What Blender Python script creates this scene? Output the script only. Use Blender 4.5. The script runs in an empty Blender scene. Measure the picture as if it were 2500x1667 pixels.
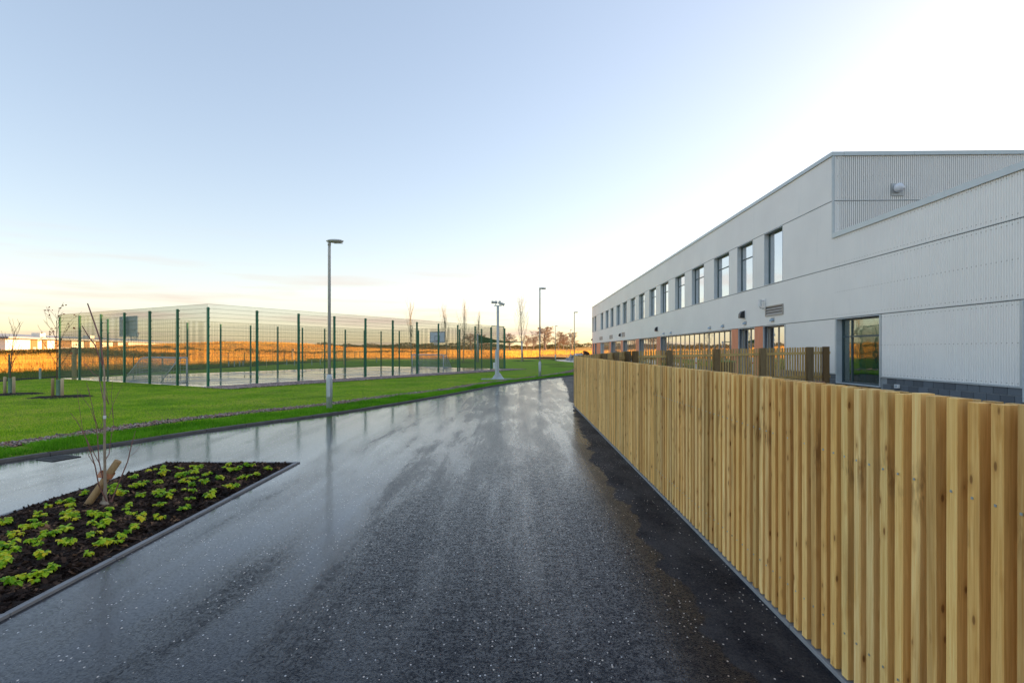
import bpy, math, random
import numpy as np
from mathutils import Vector, Matrix
R = math.radians
rnd = random.Random(7)
sc = bpy.context.scene
C = sc.collection

# ---------------------------------------------------------------- camera
EYE = 1.7
F = 1300.0                      # focal length in source pixels (2500 wide)
CX, HY = 1250.0, 855.0
cam = bpy.data.cameras.new('camera')
cam.sensor_width = 36.0
cam.lens = 36.0 * F / 2500.0
cam.shift_y = (HY - 833.5) / 2500.0
cam.clip_start = 0.05
cam.clip_end = 9000
camo = bpy.data.objects.new('camera', cam)
C.objects.link(camo)
camo.location = (0, 0, EYE)
camo.rotation_euler = (R(90), 0, 0)
sc.camera = camo

# ---------------------------------------------------------------- sky and sun
SUN_EL, SUN_AZ = R(9.3), R(60)      # azimuth clockwise from +Y (view direction)
sun_dir = Vector((math.sin(SUN_AZ) * math.cos(SUN_EL), math.cos(SUN_AZ) * math.cos(SUN_EL), math.sin(SUN_EL)))
world = bpy.data.worlds.new('World')
sc.world = world
world.use_nodes = True
wn = world.node_tree.nodes
wl = world.node_tree.links
bg = wn['Background']
sky = wn.new('ShaderNodeTexSky')
sky.sky_type = 'NISHITA'
sky.sun_disc = False
sky.sun_elevation = SUN_EL
sky.sun_rotation = SUN_AZ
sky.altitude = 50
sky.air_density = 1.0
sky.dust_density = 0.8
sky.ozone_density = 1.0
# thin high haze evens the sky out: softer contrast and paler blue all round
hsv = wn.new('ShaderNodeHueSaturation'); hsv.inputs['Saturation'].default_value = 1.12
gam = wn.new('ShaderNodeGamma'); gam.inputs['Gamma'].default_value = 0.62
wl.new(sky.outputs[0], gam.inputs[0]); 
tint = wn.new('ShaderNodeMix'); tint.data_type = 'RGBA'; tint.blend_type = 'MULTIPLY'; tint.inputs[0].default_value = 1.0; tint.inputs[7].default_value = (1.02, 0.965, 1.0, 1)
wl.new(gam.outputs[0], tint.inputs[6]); wl.new(tint.outputs[2], hsv.inputs['Color']); 
# faint streaks of thin cloud low in the sky, all the way round
tc = wn.new('ShaderNodeTexCoord'); sp = wn.new('ShaderNodeSeparateXYZ'); wl.new(tc.outputs['Generated'], sp.inputs[0])
mp = wn.new('ShaderNodeMapping'); mp.inputs['Scale'].default_value = (2.2, 2.2, 26); wl.new(tc.outputs['Generated'], mp.inputs[0])
cn = wn.new('ShaderNodeTexNoise'); cn.inputs['Scale'].default_value = 1.6; cn.inputs['Detail'].default_value = 5; wl.new(mp.outputs[0], cn.inputs['Vector'])
cr = wn.new('ShaderNodeValToRGB'); cr.color_ramp.elements[0].position = 0.50; cr.color_ramp.elements[1].position = 0.68; wl.new(cn.outputs[0], cr.inputs[0])
er = wn.new('ShaderNodeValToRGB'); er.color_ramp.elements[0].position = 0.03; er.color_ramp.elements[1].position = 0.20
er.color_ramp.elements[0].color = (0.8, 0.8, 0.8, 1); er.color_ramp.elements[1].color = (0, 0, 0, 1); wl.new(sp.outputs[2], er.inputs[0])
cm_ = wn.new('ShaderNodeMath'); cm_.operation = 'MULTIPLY'; wl.new(cr.outputs[0], cm_.inputs[0]); wl.new(er.outputs[0], cm_.inputs[1])
cx_ = wn.new('ShaderNodeMix'); cx_.data_type = 'RGBA'; wl.new(cm_.outputs[0], cx_.inputs[0]); wl.new(hsv.outputs[0], cx_.inputs[6]); cx_.inputs[7].default_value = (1.75, 1.28, 1.05, 1)
wl.new(cx_.outputs[2], bg.inputs[0])
bg.inputs[1].default_value = 0.15
sun = bpy.data.lights.new('sun', 'SUN')
sun.energy = 5.0
sun.angle = R(0.55)
sun.color = (1.0, 0.60, 0.26)
suno = bpy.data.objects.new('sun', sun)
C.objects.link(suno)
suno.rotation_euler = sun_dir.to_track_quat('Z', 'Y').to_euler()
sc.view_settings.view_transform = 'Standard'
sc.view_settings.look = 'None'
sc.view_settings.gamma = 1.0
sc.view_settings.exposure = 1.8
sc.cycles.use_denoising = True
sc.cycles.denoising_prefilter = 'ACCURATE'
sc.cycles.max_bounces = 6
sc.cycles.transparent_max_bounces = 12
sc.cycles.sample_clamp_indirect = 6.0

# ---------------------------------------------------------------- helpers
def G(px, py, z=0.0):
    """ground point at height z seen at a source pixel"""
    d = F * (EYE - z) / (py - HY)
    return Vector(((px - CX) / F * d, d, z))

class MB:
    def __init__(s):
        s.v = []; s.f = []; s.m = []
    def add(s, verts, faces, mi=0):
        o = len(s.v)
        s.v += [tuple(p) for p in verts]
        s.f += [tuple(i + o for i in f) for f in faces]
        s.m += [mi] * len(faces)
    def box(s, x0, x1, y0, y1, z0, z1, mi=0):
        s.add([(x0,y0,z0),(x1,y0,z0),(x1,y1,z0),(x0,y1,z0),(x0,y0,z1),(x1,y0,z1),(x1,y1,z1),(x0,y1,z1)],
              [(0,3,2,1),(4,5,6,7),(0,1,5,4),(1,2,6,5),(2,3,7,6),(3,0,4,7)], mi)
    def cbox(s, x0, x1, y0, y1, z0, z1, c=0.006, mi=0):
        """box with chamfered vertical edges and top"""
        a = [(x0+c,y0),(x1-c,y0),(x1,y0+c),(x1,y1-c),(x1-c,y1),(x0+c,y1),(x0,y1-c),(x0,y0+c)]
        cx, cy = (x0+x1)/2, (y0+y1)/2
        top = [(cx+(x-cx)*0.97 if abs(x-cx)>c*2 else x, cy+(y-cy)*0.97, z1) for x, y in a]
        vs = [(x,y,z0) for x,y in a] + [(x,y,z1-c*0.6) for x,y in a] + top
        fs = [tuple(range(7,-1,-1))]
        for k in range(2):
            for i in range(8):
                j = (i+1) % 8
                fs.append((k*8+i, k*8+j, k*8+8+j, k*8+8+i))
        fs.append(tuple(range(16,24)))
        s.add(vs, fs, mi)
    def tube(s, pts, rads, n=6, caps=True, mi=0):
        pts = [Vector(p) for p in pts]
        if not hasattr(rads, '__len__'): rads = [rads]*len(pts)
        vs = []; fs = []
        up = None
        for i, p in enumerate(pts):
            d = (pts[min(i+1, len(pts)-1)] - pts[max(i-1, 0)])
            if d.length < 1e-9: d = Vector((0,0,1))
            d.normalize()
            if up is None:
                up = d.orthogonal().normalized()
            else:
                up = (up - d*up.dot(d))
                up = up.normalized() if up.length > 1e-6 else d.orthogonal().normalized()
            w = d.cross(up)
            for k in range(n):
                a = 2*math.pi*k/n
                vs.append(p + (up*math.cos(a) + w*math.sin(a))*rads[i])
        for i in range(len(pts)-1):
            for k in range(n):
                j = (k+1) % n
                fs.append((i*n+k, i*n+j, (i+1)*n+j, (i+1)*n+k))
        if caps:
            fs.append(tuple(range(n-1,-1,-1)))
            fs.append(tuple((len(pts)-1)*n + k for k in range(n)))
        s.add(vs, fs, mi)
    def lathe(s, prof, n=16, c=(0,0,0), mi=0):
        vs = []; fs = []
        for r, z in prof:
            for k in range(n):
                a = 2*math.pi*k/n
                vs.append((c[0]+r*math.cos(a), c[1]+r*math.sin(a), c[2]+z))
        for i in range(len(prof)-1):
            for k in range(n):
                j = (k+1) % n
                fs.append((i*n+k, i*n+j, (i+1)*n+j, (i+1)*n+k))
        fs.append(tuple(range(n-1,-1,-1)))
        fs.append(tuple((len(prof)-1)*n+k for k in range(n)))
        s.add(vs, fs, mi)
    def mesh(s, name, mats, smooth=False):
        me = bpy.data.meshes.new(name)
        me.from_pydata(s.v, [], s.f)
        for m in (mats if isinstance(mats, (list, tuple)) else [mats]):
            me.materials.append(m)
        if any(s.m):
            me.polygons.foreach_set('material_index', s.m)
        if smooth:
            me.polygons.foreach_set('use_smooth', [True]*len(me.polygons))
        me.update()
        return me
    def build(s, name, mats, parent=None, smooth=False, loc=None, rotz=None):
        return link(name, s.mesh(name, mats, smooth), parent, loc, rotz)

def link(name, me, parent=None, loc=None, rotz=None, rot=None, scale=None):
    o = bpy.data.objects.new(name, me)
    C.objects.link(o)
    if parent is not None: o.parent = parent
    if loc is not None: o.location = loc
    if rotz is not None: o.rotation_euler = (0, 0, rotz)
    if rot is not None: o.rotation_euler = rot
    if scale is not None: o.scale = scale if hasattr(scale, '__len__') else (scale,)*3
    return o

def tag(o, label=None, cat=None, group=None, kind=None):
    if label: o['label'] = label
    if cat: o['category'] = cat
    if group: o['group'] = group
    if kind: o['kind'] = kind
    return o

def empty(name, loc=(0,0,0), rotz=0, label=None, cat=None, group=None):
    o = link(name, None, None, loc, rotz)
    o.empty_display_size = 0.2
    return tag(o, label, cat, group)

def np_mesh(name, verts, nper, mats, parent=None, midx=None):
    """verts (N*nper,3) -> N polygons with nper corners each"""
    verts = np.asarray(verts, dtype=np.float32).reshape(-1, 3)
    n = len(verts)//nper
    me = bpy.data.meshes.new(name)
    me.vertices.add(len(verts)); me.vertices.foreach_set('co', verts.ravel())
    me.loops.add(len(verts)); me.loops.foreach_set('vertex_index', np.arange(len(verts), dtype=np.int32))
    me.polygons.add(n)
    me.polygons.foreach_set('loop_start', np.arange(0, len(verts), nper, dtype=np.int32))
    for m in (mats if isinstance(mats, (list, tuple)) else [mats]): me.materials.append(m)
    if midx is not None: me.polygons.foreach_set('material_index', np.asarray(midx, dtype=np.int32))
    me.update(calc_edges=True)
    return link(name, me, parent)

# ---------------------------------------------------------------- materials
class NT:
    def __init__(s, name):
        s.mat = bpy.data.materials.new(name)
        s.mat.use_nodes = True
        s.t = s.mat.node_tree
        s.b = s.t.nodes['Principled BSDF']
        s.out = s.t.nodes['Material Output']
    def n(s, typ, **kw):
        nd = s.t.nodes.new(typ)
        for k, v in kw.items(): setattr(nd, k, v)
        return nd
    def l(s, a, b): s.t.links.new(a, b)
    def val(s, sock, v):
        if hasattr(v, 'is_output') or isinstance(v, bpy.types.NodeSocket): s.l(v, sock)
        else: sock.default_value = v
    def math(s, op, a, b=0.0, c=0.0, clamp=False):
        nd = s.n('ShaderNodeMath', operation=op, use_clamp=clamp)
        s.val(nd.inputs[0], a); s.val(nd.inputs[1], b); s.val(nd.inputs[2], c)
        return nd.outputs[0]
    def pos(s):
        return s.n('ShaderNodeNewGeometry').outputs['Position']
    def obj(s):
        return s.n('ShaderNodeTexCoord').outputs['Object']
    def rand(s):
        return s.n('ShaderNodeObjectInfo').outputs['Random']
    def island(s):
        return s.n('ShaderNodeNewGeometry').outputs['Random Per Island']
    def mapv(s, v, scale=(1,1,1), loc=(0,0,0), rot=(0,0,0)):
        nd = s.n('ShaderNodeMapping')
        s.l(v, nd.inputs[0])
        nd.inputs['Scale'].default_value = scale
        s.val(nd.inputs['Location'], loc)
        nd.inputs['Rotation'].default_value = rot
        return nd.outputs[0]
    def noise(s, v, scale=5, detail=4, rough=0.55, dist=0.0):
        nd = s.n('ShaderNodeTexNoise')
        s.l(v, nd.inputs['Vector'])
        nd.inputs['Scale'].default_value = scale
        nd.inputs['Detail'].default_value = detail
        nd.inputs['Roughness'].default_value = rough
        nd.inputs['Distortion'].default_value = dist
        return nd.outputs[0]
    def voro(s, v, scale=5, feature='F1', out='Distance'):
        nd = s.n('ShaderNodeTexVoronoi', feature=feature)
        s.l(v, nd.inputs['Vector'])
        nd.inputs['Scale'].default_value = scale
        return nd.outputs[out]
    def ramp(s, fac, stops, interp='LINEAR'):
        nd = s.n('ShaderNodeValToRGB')
        nd.color_ramp.interpolation = interp
        el = nd.color_ramp.elements
        while len(el) < len(stops): el.new(0.5)
        for e, (p, c) in zip(el, stops):
            e.position = p
            e.color = (c, c, c, 1) if not hasattr(c, '__len__') else (*c, 1)
        s.l(fac, nd.inputs[0])
        return nd.outputs[0]
    def mix(s, fac, a, b, blend='MIX'):
        nd = s.n('ShaderNodeMix', data_type='RGBA', blend_type=blend)
        s.val(nd.inputs[0], fac)
        for i, v in ((6, a), (7, b)):
            if hasattr(v, '__len__') and not isinstance(v, bpy.types.NodeSocket): nd.inputs[i].default_value = (*v[:3], 1)
            else: s.val(nd.inputs[i], v)
        return nd.outputs[2]
    def mixf(s, fac, a, b):
        nd = s.n('ShaderNodeMix', data_type='FLOAT')
        s.val(nd.inputs[0], fac); s.val(nd.inputs[2], a); s.val(nd.inputs[3], b)
        return nd.outputs[0]
    def bump(s, h, strength=0.3, dist=0.01, normal=None):
        nd = s.n('ShaderNodeBump')
        s.l(h, nd.inputs['Height'])
        s.val(nd.inputs['Strength'], strength)
        nd.inputs['Distance'].default_value = dist
        if normal is not None: s.l(normal, nd.inputs['Normal'])
        return nd.outputs[0]
    def set(s, **kw):
        names = dict(col='Base Color', rough='Roughness', metal='Metallic', spec='Specular IOR Level', nor='Normal',
                     coat='Coat Weight', coatr='Coat Roughness', coati='Coat IOR', coatn='Coat Normal', trans='Transmission Weight',
                     ior='IOR', sub='Subsurface Weight', alpha='Alpha')
        for k, v in kw.items():
            sock = s.b.inputs[names[k]]
            if k == 'col' and hasattr(v, '__len__') and not isinstance(v, bpy.types.NodeSocket): v = (*v[:3], 1)
            s.val(sock, v)
        return s.mat

M = {}
def plain(name, col, rough=0.6, metal=0.0, var=0.12, scale=6.0, spec=0.5, bumpd=0.0):
    t = NT(name)
    p = t.obj()
    nz = t.noise(p, scale, 5, 0.6)
    f = t.ramp(nz, [(0.3, 1-var), (0.7, 1+var)])
    c = t.mix(1.0, col, f, 'MULTIPLY')
    rv = t.mixf(nz, max(rough-0.08, 0.02), min(rough+0.08, 1))
    kw = dict(col=c, rough=rv, metal=metal, spec=spec)
    if bumpd: kw['nor'] = t.bump(t.noise(p, scale*12, 3), 0.5, bumpd)
    M[name] = t.set(**kw)
    return M[name]

plain('galvanised', (0.55, 0.60, 0.63), 0.45, 0.12, 0.10, 8)
plain('lamp_grey', (0.54, 0.54, 0.52), 0.5, 0.1, 0.08)
plain('lens', (0.55, 0.50, 0.42), 0.2)
plain('green_paint', (0.02, 0.17, 0.095), 0.35, 0, 0.15, 5)
plain('green_wire', (0.10, 0.15, 0.07), 0.5, 0, 0.1)
plain('white_paint', (0.72, 0.76, 0.80), 0.35, 0, 0.05)
plain('net', (0.62, 0.66, 0.68), 0.8, 0, 0.05)
plain('board_grey', (0.66, 0.72, 0.76), 0.5, 0, 0.08)
plain('board_white', (0.62, 0.68, 0.72), 0.5, 0, 0.05)
plain('black_line', (0.03, 0.035, 0.04), 0.5)
plain('hoop_red', (0.55, 0.06, 0.03), 0.4)
plain('frame_teal', (0.045, 0.085, 0.105), 0.35, 0.2, 0.06)
plain('frame_beige', (0.30, 0.29, 0.27), 0.4, 0.3, 0.06)
plain('coping', (0.50, 0.56, 0.58), 0.38, 0.4, 0.06, 2)
plain('trim', (0.48, 0.53, 0.55), 0.4, 0.3, 0.08, 2)
plain('joint_dark', (0.14, 0.16, 0.17), 0.6)
plain('reveal', (0.54, 0.60, 0.64), 0.45, 0.2, 0.06, 3)
plain('core', (0.10, 0.10, 0.11), 0.9)
plain('pipe_dark', (0.045, 0.05, 0.06), 0.4)
plain('white_plastic', (0.75, 0.77, 0.78), 0.35, 0, 0.04)
plain('dome_grey', (0.36, 0.45, 0.52), 0.35, 0.2)
plain('louvre', (0.36, 0.35, 0.33), 0.45, 0.4)
plain('black_plastic', (0.02, 0.024, 0.03), 0.35)
plain('red_plastic', (0.7, 0.02, 0.02), 0.4)
plain('sail_green', (0.07, 0.15, 0.08), 0.8)
plain('wall_shed', (0.82, 0.78, 0.70), 0.5, 0, 0.04)
plain('shed_brown', (0.22, 0.12, 0.04), 0.6)
plain('shed_roof', (0.30, 0.33, 0.36), 0.5)
plain('bark', (0.13, 0.085, 0.06), 0.85, 0, 0.3, 14, 0.3, 0.004)
plain('bark_pale', (0.34, 0.27, 0.20), 0.8, 0, 0.25, 14, 0.3, 0.003)
plain('bark_red', (0.23, 0.105, 0.085), 0.6, 0, 0.2, 14)
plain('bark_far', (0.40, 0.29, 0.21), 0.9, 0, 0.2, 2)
plain('soil', (0.028, 0.020, 0.016), 0.95, 0, 0.35, 9, 0.2, 0.02)
plain('concrete', (0.30, 0.31, 0.32), 0.8, 0, 0.15, 5, 0.3, 0.002)
plain('kerb_concrete', (0.13, 0.125, 0.12), 0.65, 0, 0.25, 4, 0.4, 0.002)
plain('edging', (0.26, 0.26, 0.26), 0.7, 0, 0.18, 4, 0.4, 0.002)
plain('tube_green', (0.16, 0.28, 0.20), 0.5)
plain('tube_pale', (0.34, 0.42, 0.40), 0.5)
plain('nail', (0.45, 0.55, 0.62), 0.3, 0.7)
plain('timber_brown', (0.30, 0.15, 0.09), 0.7, 0, 0.2, 10)
plain('grate_iron', (0.035, 0.037, 0.04), 0.5, 0.5, 0.2, 20)
plain('rubble', (0.36, 0.35, 0.34), 0.9, 0, 0.3, 3)
plain('brown_heap', (0.10, 0.05, 0.03), 0.95, 0, 0.3, 3)
plain('green_plastic', (0.05, 0.4, 0.12), 0.4)
plain('flower_yellow', (0.75, 0.50, 0.03), 0.6)
plain('leather', (0.52, 0.22, 0.11), 0.6, 0, 0.15, 12)
plain('room_wall', (0.32, 0.38, 0.24), 0.8)
plain('room_teal', (0.05, 0.30, 0.28), 0.5)
plain('room_cream', (0.62, 0.62, 0.46), 0.6)
plain('room_floor', (0.06, 0.06, 0.055), 0.5)
plain('red_leaf', (0.36, 0.10, 0.03), 0.6, 0, 0.3, 9)
plain('warm_plate', (0.42, 0.44, 0.45), 0.4, 0.3)
plain('globe', (0.75, 0.80, 0.88), 0.12)

def wood(name, base, dark, light, knots=True, smudge=False):
    t = NT(name)
    rn = t.rand()
    o = t.obj()
    off = t.n('ShaderNodeCombineXYZ')
    t.l(t.math('MULTIPLY', rn, 37.0), off.inputs[0])
    t.l(t.math('MULTIPLY', rn, 91.0), off.inputs[2])
    add = t.n('ShaderNodeVectorMath', operation='ADD')
    t.l(o, add.inputs[0]); t.l(off.outputs[0], add.inputs[1])
    p = add.outputs[0]
    grain = t.noise(t.mapv(p, (95, 95, 2.6)), 1.0, 5, 0.65, 0.8)
    wide = t.noise(t.mapv(p, (9, 9, 1.1)), 1.0, 3, 0.5)
    c = t.mix(t.ramp(grain, [(0.34, 0.0), (0.64, 1.0)]), base, light)
    c = t.mix(t.ramp(wide, [(0.54, 0.0), (0.80, 0.7)]), c, dark)
    if smudge:
        # darker noise patches around upper rail height on some boards, and scattered smudges
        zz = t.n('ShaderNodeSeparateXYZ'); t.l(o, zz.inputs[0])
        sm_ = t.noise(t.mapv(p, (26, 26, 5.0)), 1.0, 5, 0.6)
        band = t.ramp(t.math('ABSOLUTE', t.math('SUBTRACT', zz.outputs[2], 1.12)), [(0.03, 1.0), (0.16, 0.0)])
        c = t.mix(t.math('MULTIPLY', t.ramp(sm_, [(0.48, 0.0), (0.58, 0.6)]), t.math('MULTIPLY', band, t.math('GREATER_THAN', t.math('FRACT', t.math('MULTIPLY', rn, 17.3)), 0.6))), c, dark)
        c = t.mix(t.ramp(sm_, [(0.64, 0.0), (0.76, 0.5)]), c, dark)
    # board to board tone
    tone = t.ramp(rn, [(0.0, (0.62, 0.55, 0.46)), (0.15, (1.12, 1.10, 1.0)), (0.3, (0.84, 0.82, 0.86)), (0.45, (1.25, 1.24, 1.22)), (0.6, (0.95, 0.80, 0.62)), (0.75, (1.16, 1.08, 0.92)), (0.88, (0.78, 0.66, 0.55)), (1.0, (1.1, 1.02, 0.96))])
    c = t.mix(1.0, c, tone, 'MULTIPLY')
    rough = 0.75
    if knots:
        kv = t.mapv(p, (21, 21, 8.0))
        kd = t.voro(kv, 1.0)
        kc = t.n('ShaderNodeTexVoronoi'); t.l(kv, kc.inputs['Vector']); kc.inputs['Scale'].default_value = 1.0
        sep = t.n('ShaderNodeSeparateColor'); t.l(kc.outputs['Color'], sep.inputs[0])
        on = t.math('GREATER_THAN', sep.outputs[0], 0.50)
        k = t.math('MULTIPLY', t.ramp(kd, [(0.10, 1.0), (0.17, 0.0)]), on)
        c = t.mix(t.math('MULTIPLY', k, 0.95), c, (0.07, 0.028, 0.010))
        halo = t.math('MULTIPLY', t.ramp(kd, [(0.17, 0.45), (0.42, 0.0)]), on)
        c = t.mix(halo, c, (base[0]*0.75, base[1]*0.58, base[2]*0.45))
    nor = t.bump(grain, 0.35, 0.002)
    M[name] = t.set(col=c, rough=rough, nor=nor, spec=0.3)
wood('new_pine', (0.76, 0.475, 0.155), (0.28, 0.14, 0.045), (0.98, 0.75, 0.34), smudge=True)
wood('shaded_pine', (0.64, 0.385, 0.125), (0.22, 0.11, 0.04), (0.84, 0.58, 0.24), smudge=True)  # batten sides: shade between the battens put into a darker pine colour
wood('old_pine', (0.46, 0.325, 0.135), (0.22, 0.15, 0.065), (0.58, 0.43, 0.19))
wood('post_wood', (0.14, 0.10, 0.05), (0.06, 0.045, 0.025), (0.22, 0.16, 0.08), False)
wood('stake_wood', (0.46, 0.30, 0.16), (0.28, 0.17, 0.09), (0.56, 0.40, 0.22), False)
wood('stake_pale', (0.56, 0.44, 0.28), (0.38, 0.28, 0.17), (0.64, 0.52, 0.34), False)

def mk_cladding():
    t = NT('cladding')
    p = t.pos()
    big = t.noise(p, 0.35, 4, 0.6)
    st = t.noise(t.mapv(p, (6, 6, 0.5)), 1.0, 4, 0.6)
    spots = t.noise(p, 9, 3, 0.7)
    c = t.mix(t.ramp(big, [(0.3, 0.0), (0.7, 1.0)]), (0.78, 0.785, 0.77), (0.84, 0.845, 0.825))
    c = t.mix(t.ramp(st, [(0.58, 0.0), (0.85, 0.35)]), c, (0.62, 0.65, 0.65))
    c = t.mix(t.ramp(spots, [(0.70, 0.0), (0.80, 0.25)]), c, (0.30, 0.33, 0.35))
    M['cladding'] = t.set(col=c, rough=0.42, metal=0.15, spec=0.5)
mk_cladding()

def mk_orange():
    t = NT('orange_timber')
    p = t.pos()
    g = t.noise(t.mapv(p, (20, 20, 1.2)), 1.0, 4, 0.6)
    c = t.mix(t.ramp(g, [(0.3, 0.0), (0.7, 1.0)]), (0.74, 0.25, 0.11), (0.88, 0.38, 0.22))
    M['orange_timber'] = t.set(col=c, rough=0.6)
mk_orange()

def mk_block():
    t = NT('block')
    o = t.obj(); r = t.rand()
    nz = t.noise(o, 30, 5, 0.7)
    c = t.mix(nz, (0.085, 0.105, 0.125), (0.15, 0.175, 0.20))
    c = t.mix(1.0, c, t.ramp(r, [(0, 0.75), (1, 1.2)]), 'MULTIPLY')
    M['block'] = t.set(col=c, rough=0.7, nor=t.bump(nz, 0.4, 0.003))
    M['mortar'] = plain('mortar', (0.30, 0.33, 0.35), 0.9)
mk_block()

def mk_glass(name, refl, tint, see=False):
    t = NT(name)
    g = t.n('ShaderNodeBsdfGlossy')
    g.inputs['Color'].default_value = (0.95, 0.97, 1.0, 1)
    g.inputs['Roughness'].default_value = 0.02
    wob = t.noise(t.pos(), 1.3, 2, 0.5)
    t.l(t.bump(wob, 0.06, 0.05), g.inputs['Normal'])
    mx = t.n('ShaderNodeMixShader')
    lw = t.n('ShaderNodeLayerWeight'); lw.inputs[0].default_value = 0.45
    fac = t.math('ADD', t.math('MULTIPLY', lw.outputs['Fresnel'], 0.7), refl, clamp=True)
    t.l(fac, mx.inputs[0])
    if see:
        b = t.n('ShaderNodeBsdfTransparent'); b.inputs[0].default_value = (*tint, 1)
        t.l(b.outputs[0], mx.inputs[1])
    else:
        t.set(col=tint, rough=0.5)
        t.l(t.b.outputs[0], mx.inputs[1])
    t.l(g.outputs[0], mx.inputs[2])
    t.l(mx.outputs[0], t.out.inputs[0])
    M[name] = t.mat
mk_glass('glass_upper', 0.68, (0.10, 0.13, 0.15))
mk_glass('glass_ground', 0.60, (0.06, 0.055, 0.05))
mk_glass('glass_clear', 0.12, (0.72, 0.85, 0.78), True)

def mk_road():
    t = NT('wet_asphalt')
    p = t.pos()
    sx = t.n('ShaderNodeSeparateXYZ'); t.l(p, sx.inputs[0])
    X, Y = sx.outputs[0], sx.outputs[1]
    # streaky films of water lying along the lane, more towards the low left side
    film = t.noise(t.mapv(p, (1.3, 0.30, 1)), 1.0, 8, 0.66, 0.3)
    lanes = t.noise(t.mapv(p, (2.3, 0.06, 1), (3.1, 0, 0)), 1.0, 7, 0.62, 0.1)
    low = t.math('MULTIPLY', t.math('ADD', X, 0.6), -0.060, clamp=True)
    low = t.math('MINIMUM', low, 0.18)
    f = t.math('ADD', t.math('ADD', t.math('MULTIPLY', film, 0.58), t.math('MULTIPLY', lanes, 0.42)), low)
    pud = t.ramp(f, [(0.50, 0.0), (0.57, 0.6), (0.70, 1.0)])
    pud = t.math('MULTIPLY', pud, t.ramp(t.math('MULTIPLY_ADD', X, 0.1, 0.5), [(0.34, 1.0), (0.50, 0.45)]))
    damp = t.ramp(f, [(0.30, 0.0), (0.55, 1.0)])
    # dry strip in the lee of the timber fence, with a ragged edge
    edge = t.noise(t.mapv(p, (2.2, 1.5, 1)), 1.0, 5, 0.62)
    e = t.math('ADD', X, t.math('MULTIPLY', t.math('SUBTRACT', edge, 0.5), 0.70))
    e = t.math('SUBTRACT', e, t.math('MULTIPLY', t.math('MAXIMUM', t.math('SUBTRACT', Y, 8.0), 0.0), 0.075))
    dry = t.ramp(t.math('SUBTRACT', e, 0.72), [(0.50, 0.0), (0.522, 1.0)])
    fine = t.noise(p, 95, 3, 0.7)
    mid = t.noise(p, 70, 4, 0.75)
    pits = t.voro(p, 120, 'F1')
    c = t.mix(fine, (0.003, 0.004, 0.007), (0.019, 0.024, 0.037))
    dc = t.mix(fine, (0.026, 0.027, 0.032), (0.076, 0.076, 0.084))
    patch = t.ramp(t.noise(t.mapv(p, (3, 1.2, 1)), 1.0, 4), [(0.38, 0.05), (0.62, 1.0)])
    c = t.mix(t.math('MULTIPLY', dry, patch), c, dc)
    # pale chippings
    vv = t.n('ShaderNodeTexVoronoi'); t.l(t.mapv(p, (1.0, 0.8, 1)), vv.inputs['Vector']); vv.inputs['Scale'].default_value = 44.0
    sepc = t.n('ShaderNodeSeparateColor'); t.l(vv.outputs['Color'], sepc.inputs[0])
    dens = t.ramp(t.noise(p, 0.55, 3, 0.6), [(0.30, 0.92), (0.66, 0.50)])
    chip = t.math('MULTIPLY', t.math('LESS_THAN', vv.outputs['Distance'], t.math('MULTIPLY_ADD', sepc.outputs[2], 0.17, 0.06)),
                  t.math('GREATER_THAN', sepc.outputs[0], dens))
    chipc = t.mix(sepc.outputs[1], (0.60, 0.60, 0.60), (0.80, 0.66, 0.54))
    c = t.mix(chip, c, chipc)
    hgt = t.math('ADD', t.math('MULTIPLY', pits, 0.7), t.math('MULTIPLY', mid, 0.6))
    amp = t.mixf(pud, 0.8, 0.10)
    nor = t.bump(hgt, amp, 0.006)
    swell = t.bump(t.noise(t.mapv(p, (1.2, 0.8, 1)), 1.0, 3), 0.10, 0.02)
    rough = t.mixf(damp, 0.46, 0.30)
    rough = t.mixf(pud, rough, 0.10)
    rough = t.mixf(dry, rough, 0.62)
    rough = t.mixf(chip, rough, 0.6)
    camp = t.mixf(pud, 0.12, 0.03)
    cnor = t.bump(hgt, camp, 0.006, swell)
    coat = t.mixf(dry, t.mixf(damp, 0.45, 1.0), 0.08)
    cr = t.mixf(pud, 0.11, 0.02)
    gaps = t.ramp(t.noise(t.mapv(p, (1.0, 0.75, 1)), 52, 4, 0.8), [(0.47, 1.0), (0.57, 0.0)])
    gaps2 = t.ramp(t.noise(p, 14, 5, 0.75), [(0.44, 1.0), (0.62, 0.25)])
    keep = t.mixf(pud, t.math('MULTIPLY', gaps, gaps2), t.mixf(0.55, gaps, 1.0))
    coat = t.math('MULTIPLY', coat, t.math('MULTIPLY_ADD', keep, 0.85, 0.15))
    spec = t.math('MULTIPLY', t.math('MULTIPLY_ADD', keep, 0.9, 0.1), 0.20)
    M['wet_asphalt'] = t.set(col=c, rough=rough, nor=nor, coat=coat, coatr=cr, coati=1.36, coatn=cnor, spec=spec)
mk_road()

def mk_court():
    t = NT('court')
    p = t.pos()
    f = t.noise(t.mapv(p, (0.25, 0.8, 1), rot=(0, 0, R(-60))), 1.0, 4, 0.6, 0.4)
    pud = t.ramp(f, [(0.42, 0.0), (0.56, 1.0)])
    fine = t.noise(p, 60, 3)
    c = t.mix(fine, (0.085, 0.11, 0.145), (0.14, 0.17, 0.21))
    M['court'] = t.set(col=c, rough=t.mixf(pud, 0.40, 0.10), coat=t.mixf(pud, 0.7, 1.0), coatr=t.mixf(pud, 0.16, 0.01), coati=1.36)
mk_court()

def mk_paving(name, a, b):
    t = NT(name)
    p = t.pos()
    c = t.mix(t.noise(p, 2, 5), a, b)
    M[name] = t.set(col=c, rough=0.45, coat=0.5, coatr=0.15)
mk_paving('yard', (0.16, 0.17, 0.18), (0.24, 0.25, 0.26))
mk_paving('far_asphalt', (0.20, 0.20, 0.205), (0.28, 0.275, 0.27))

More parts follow.
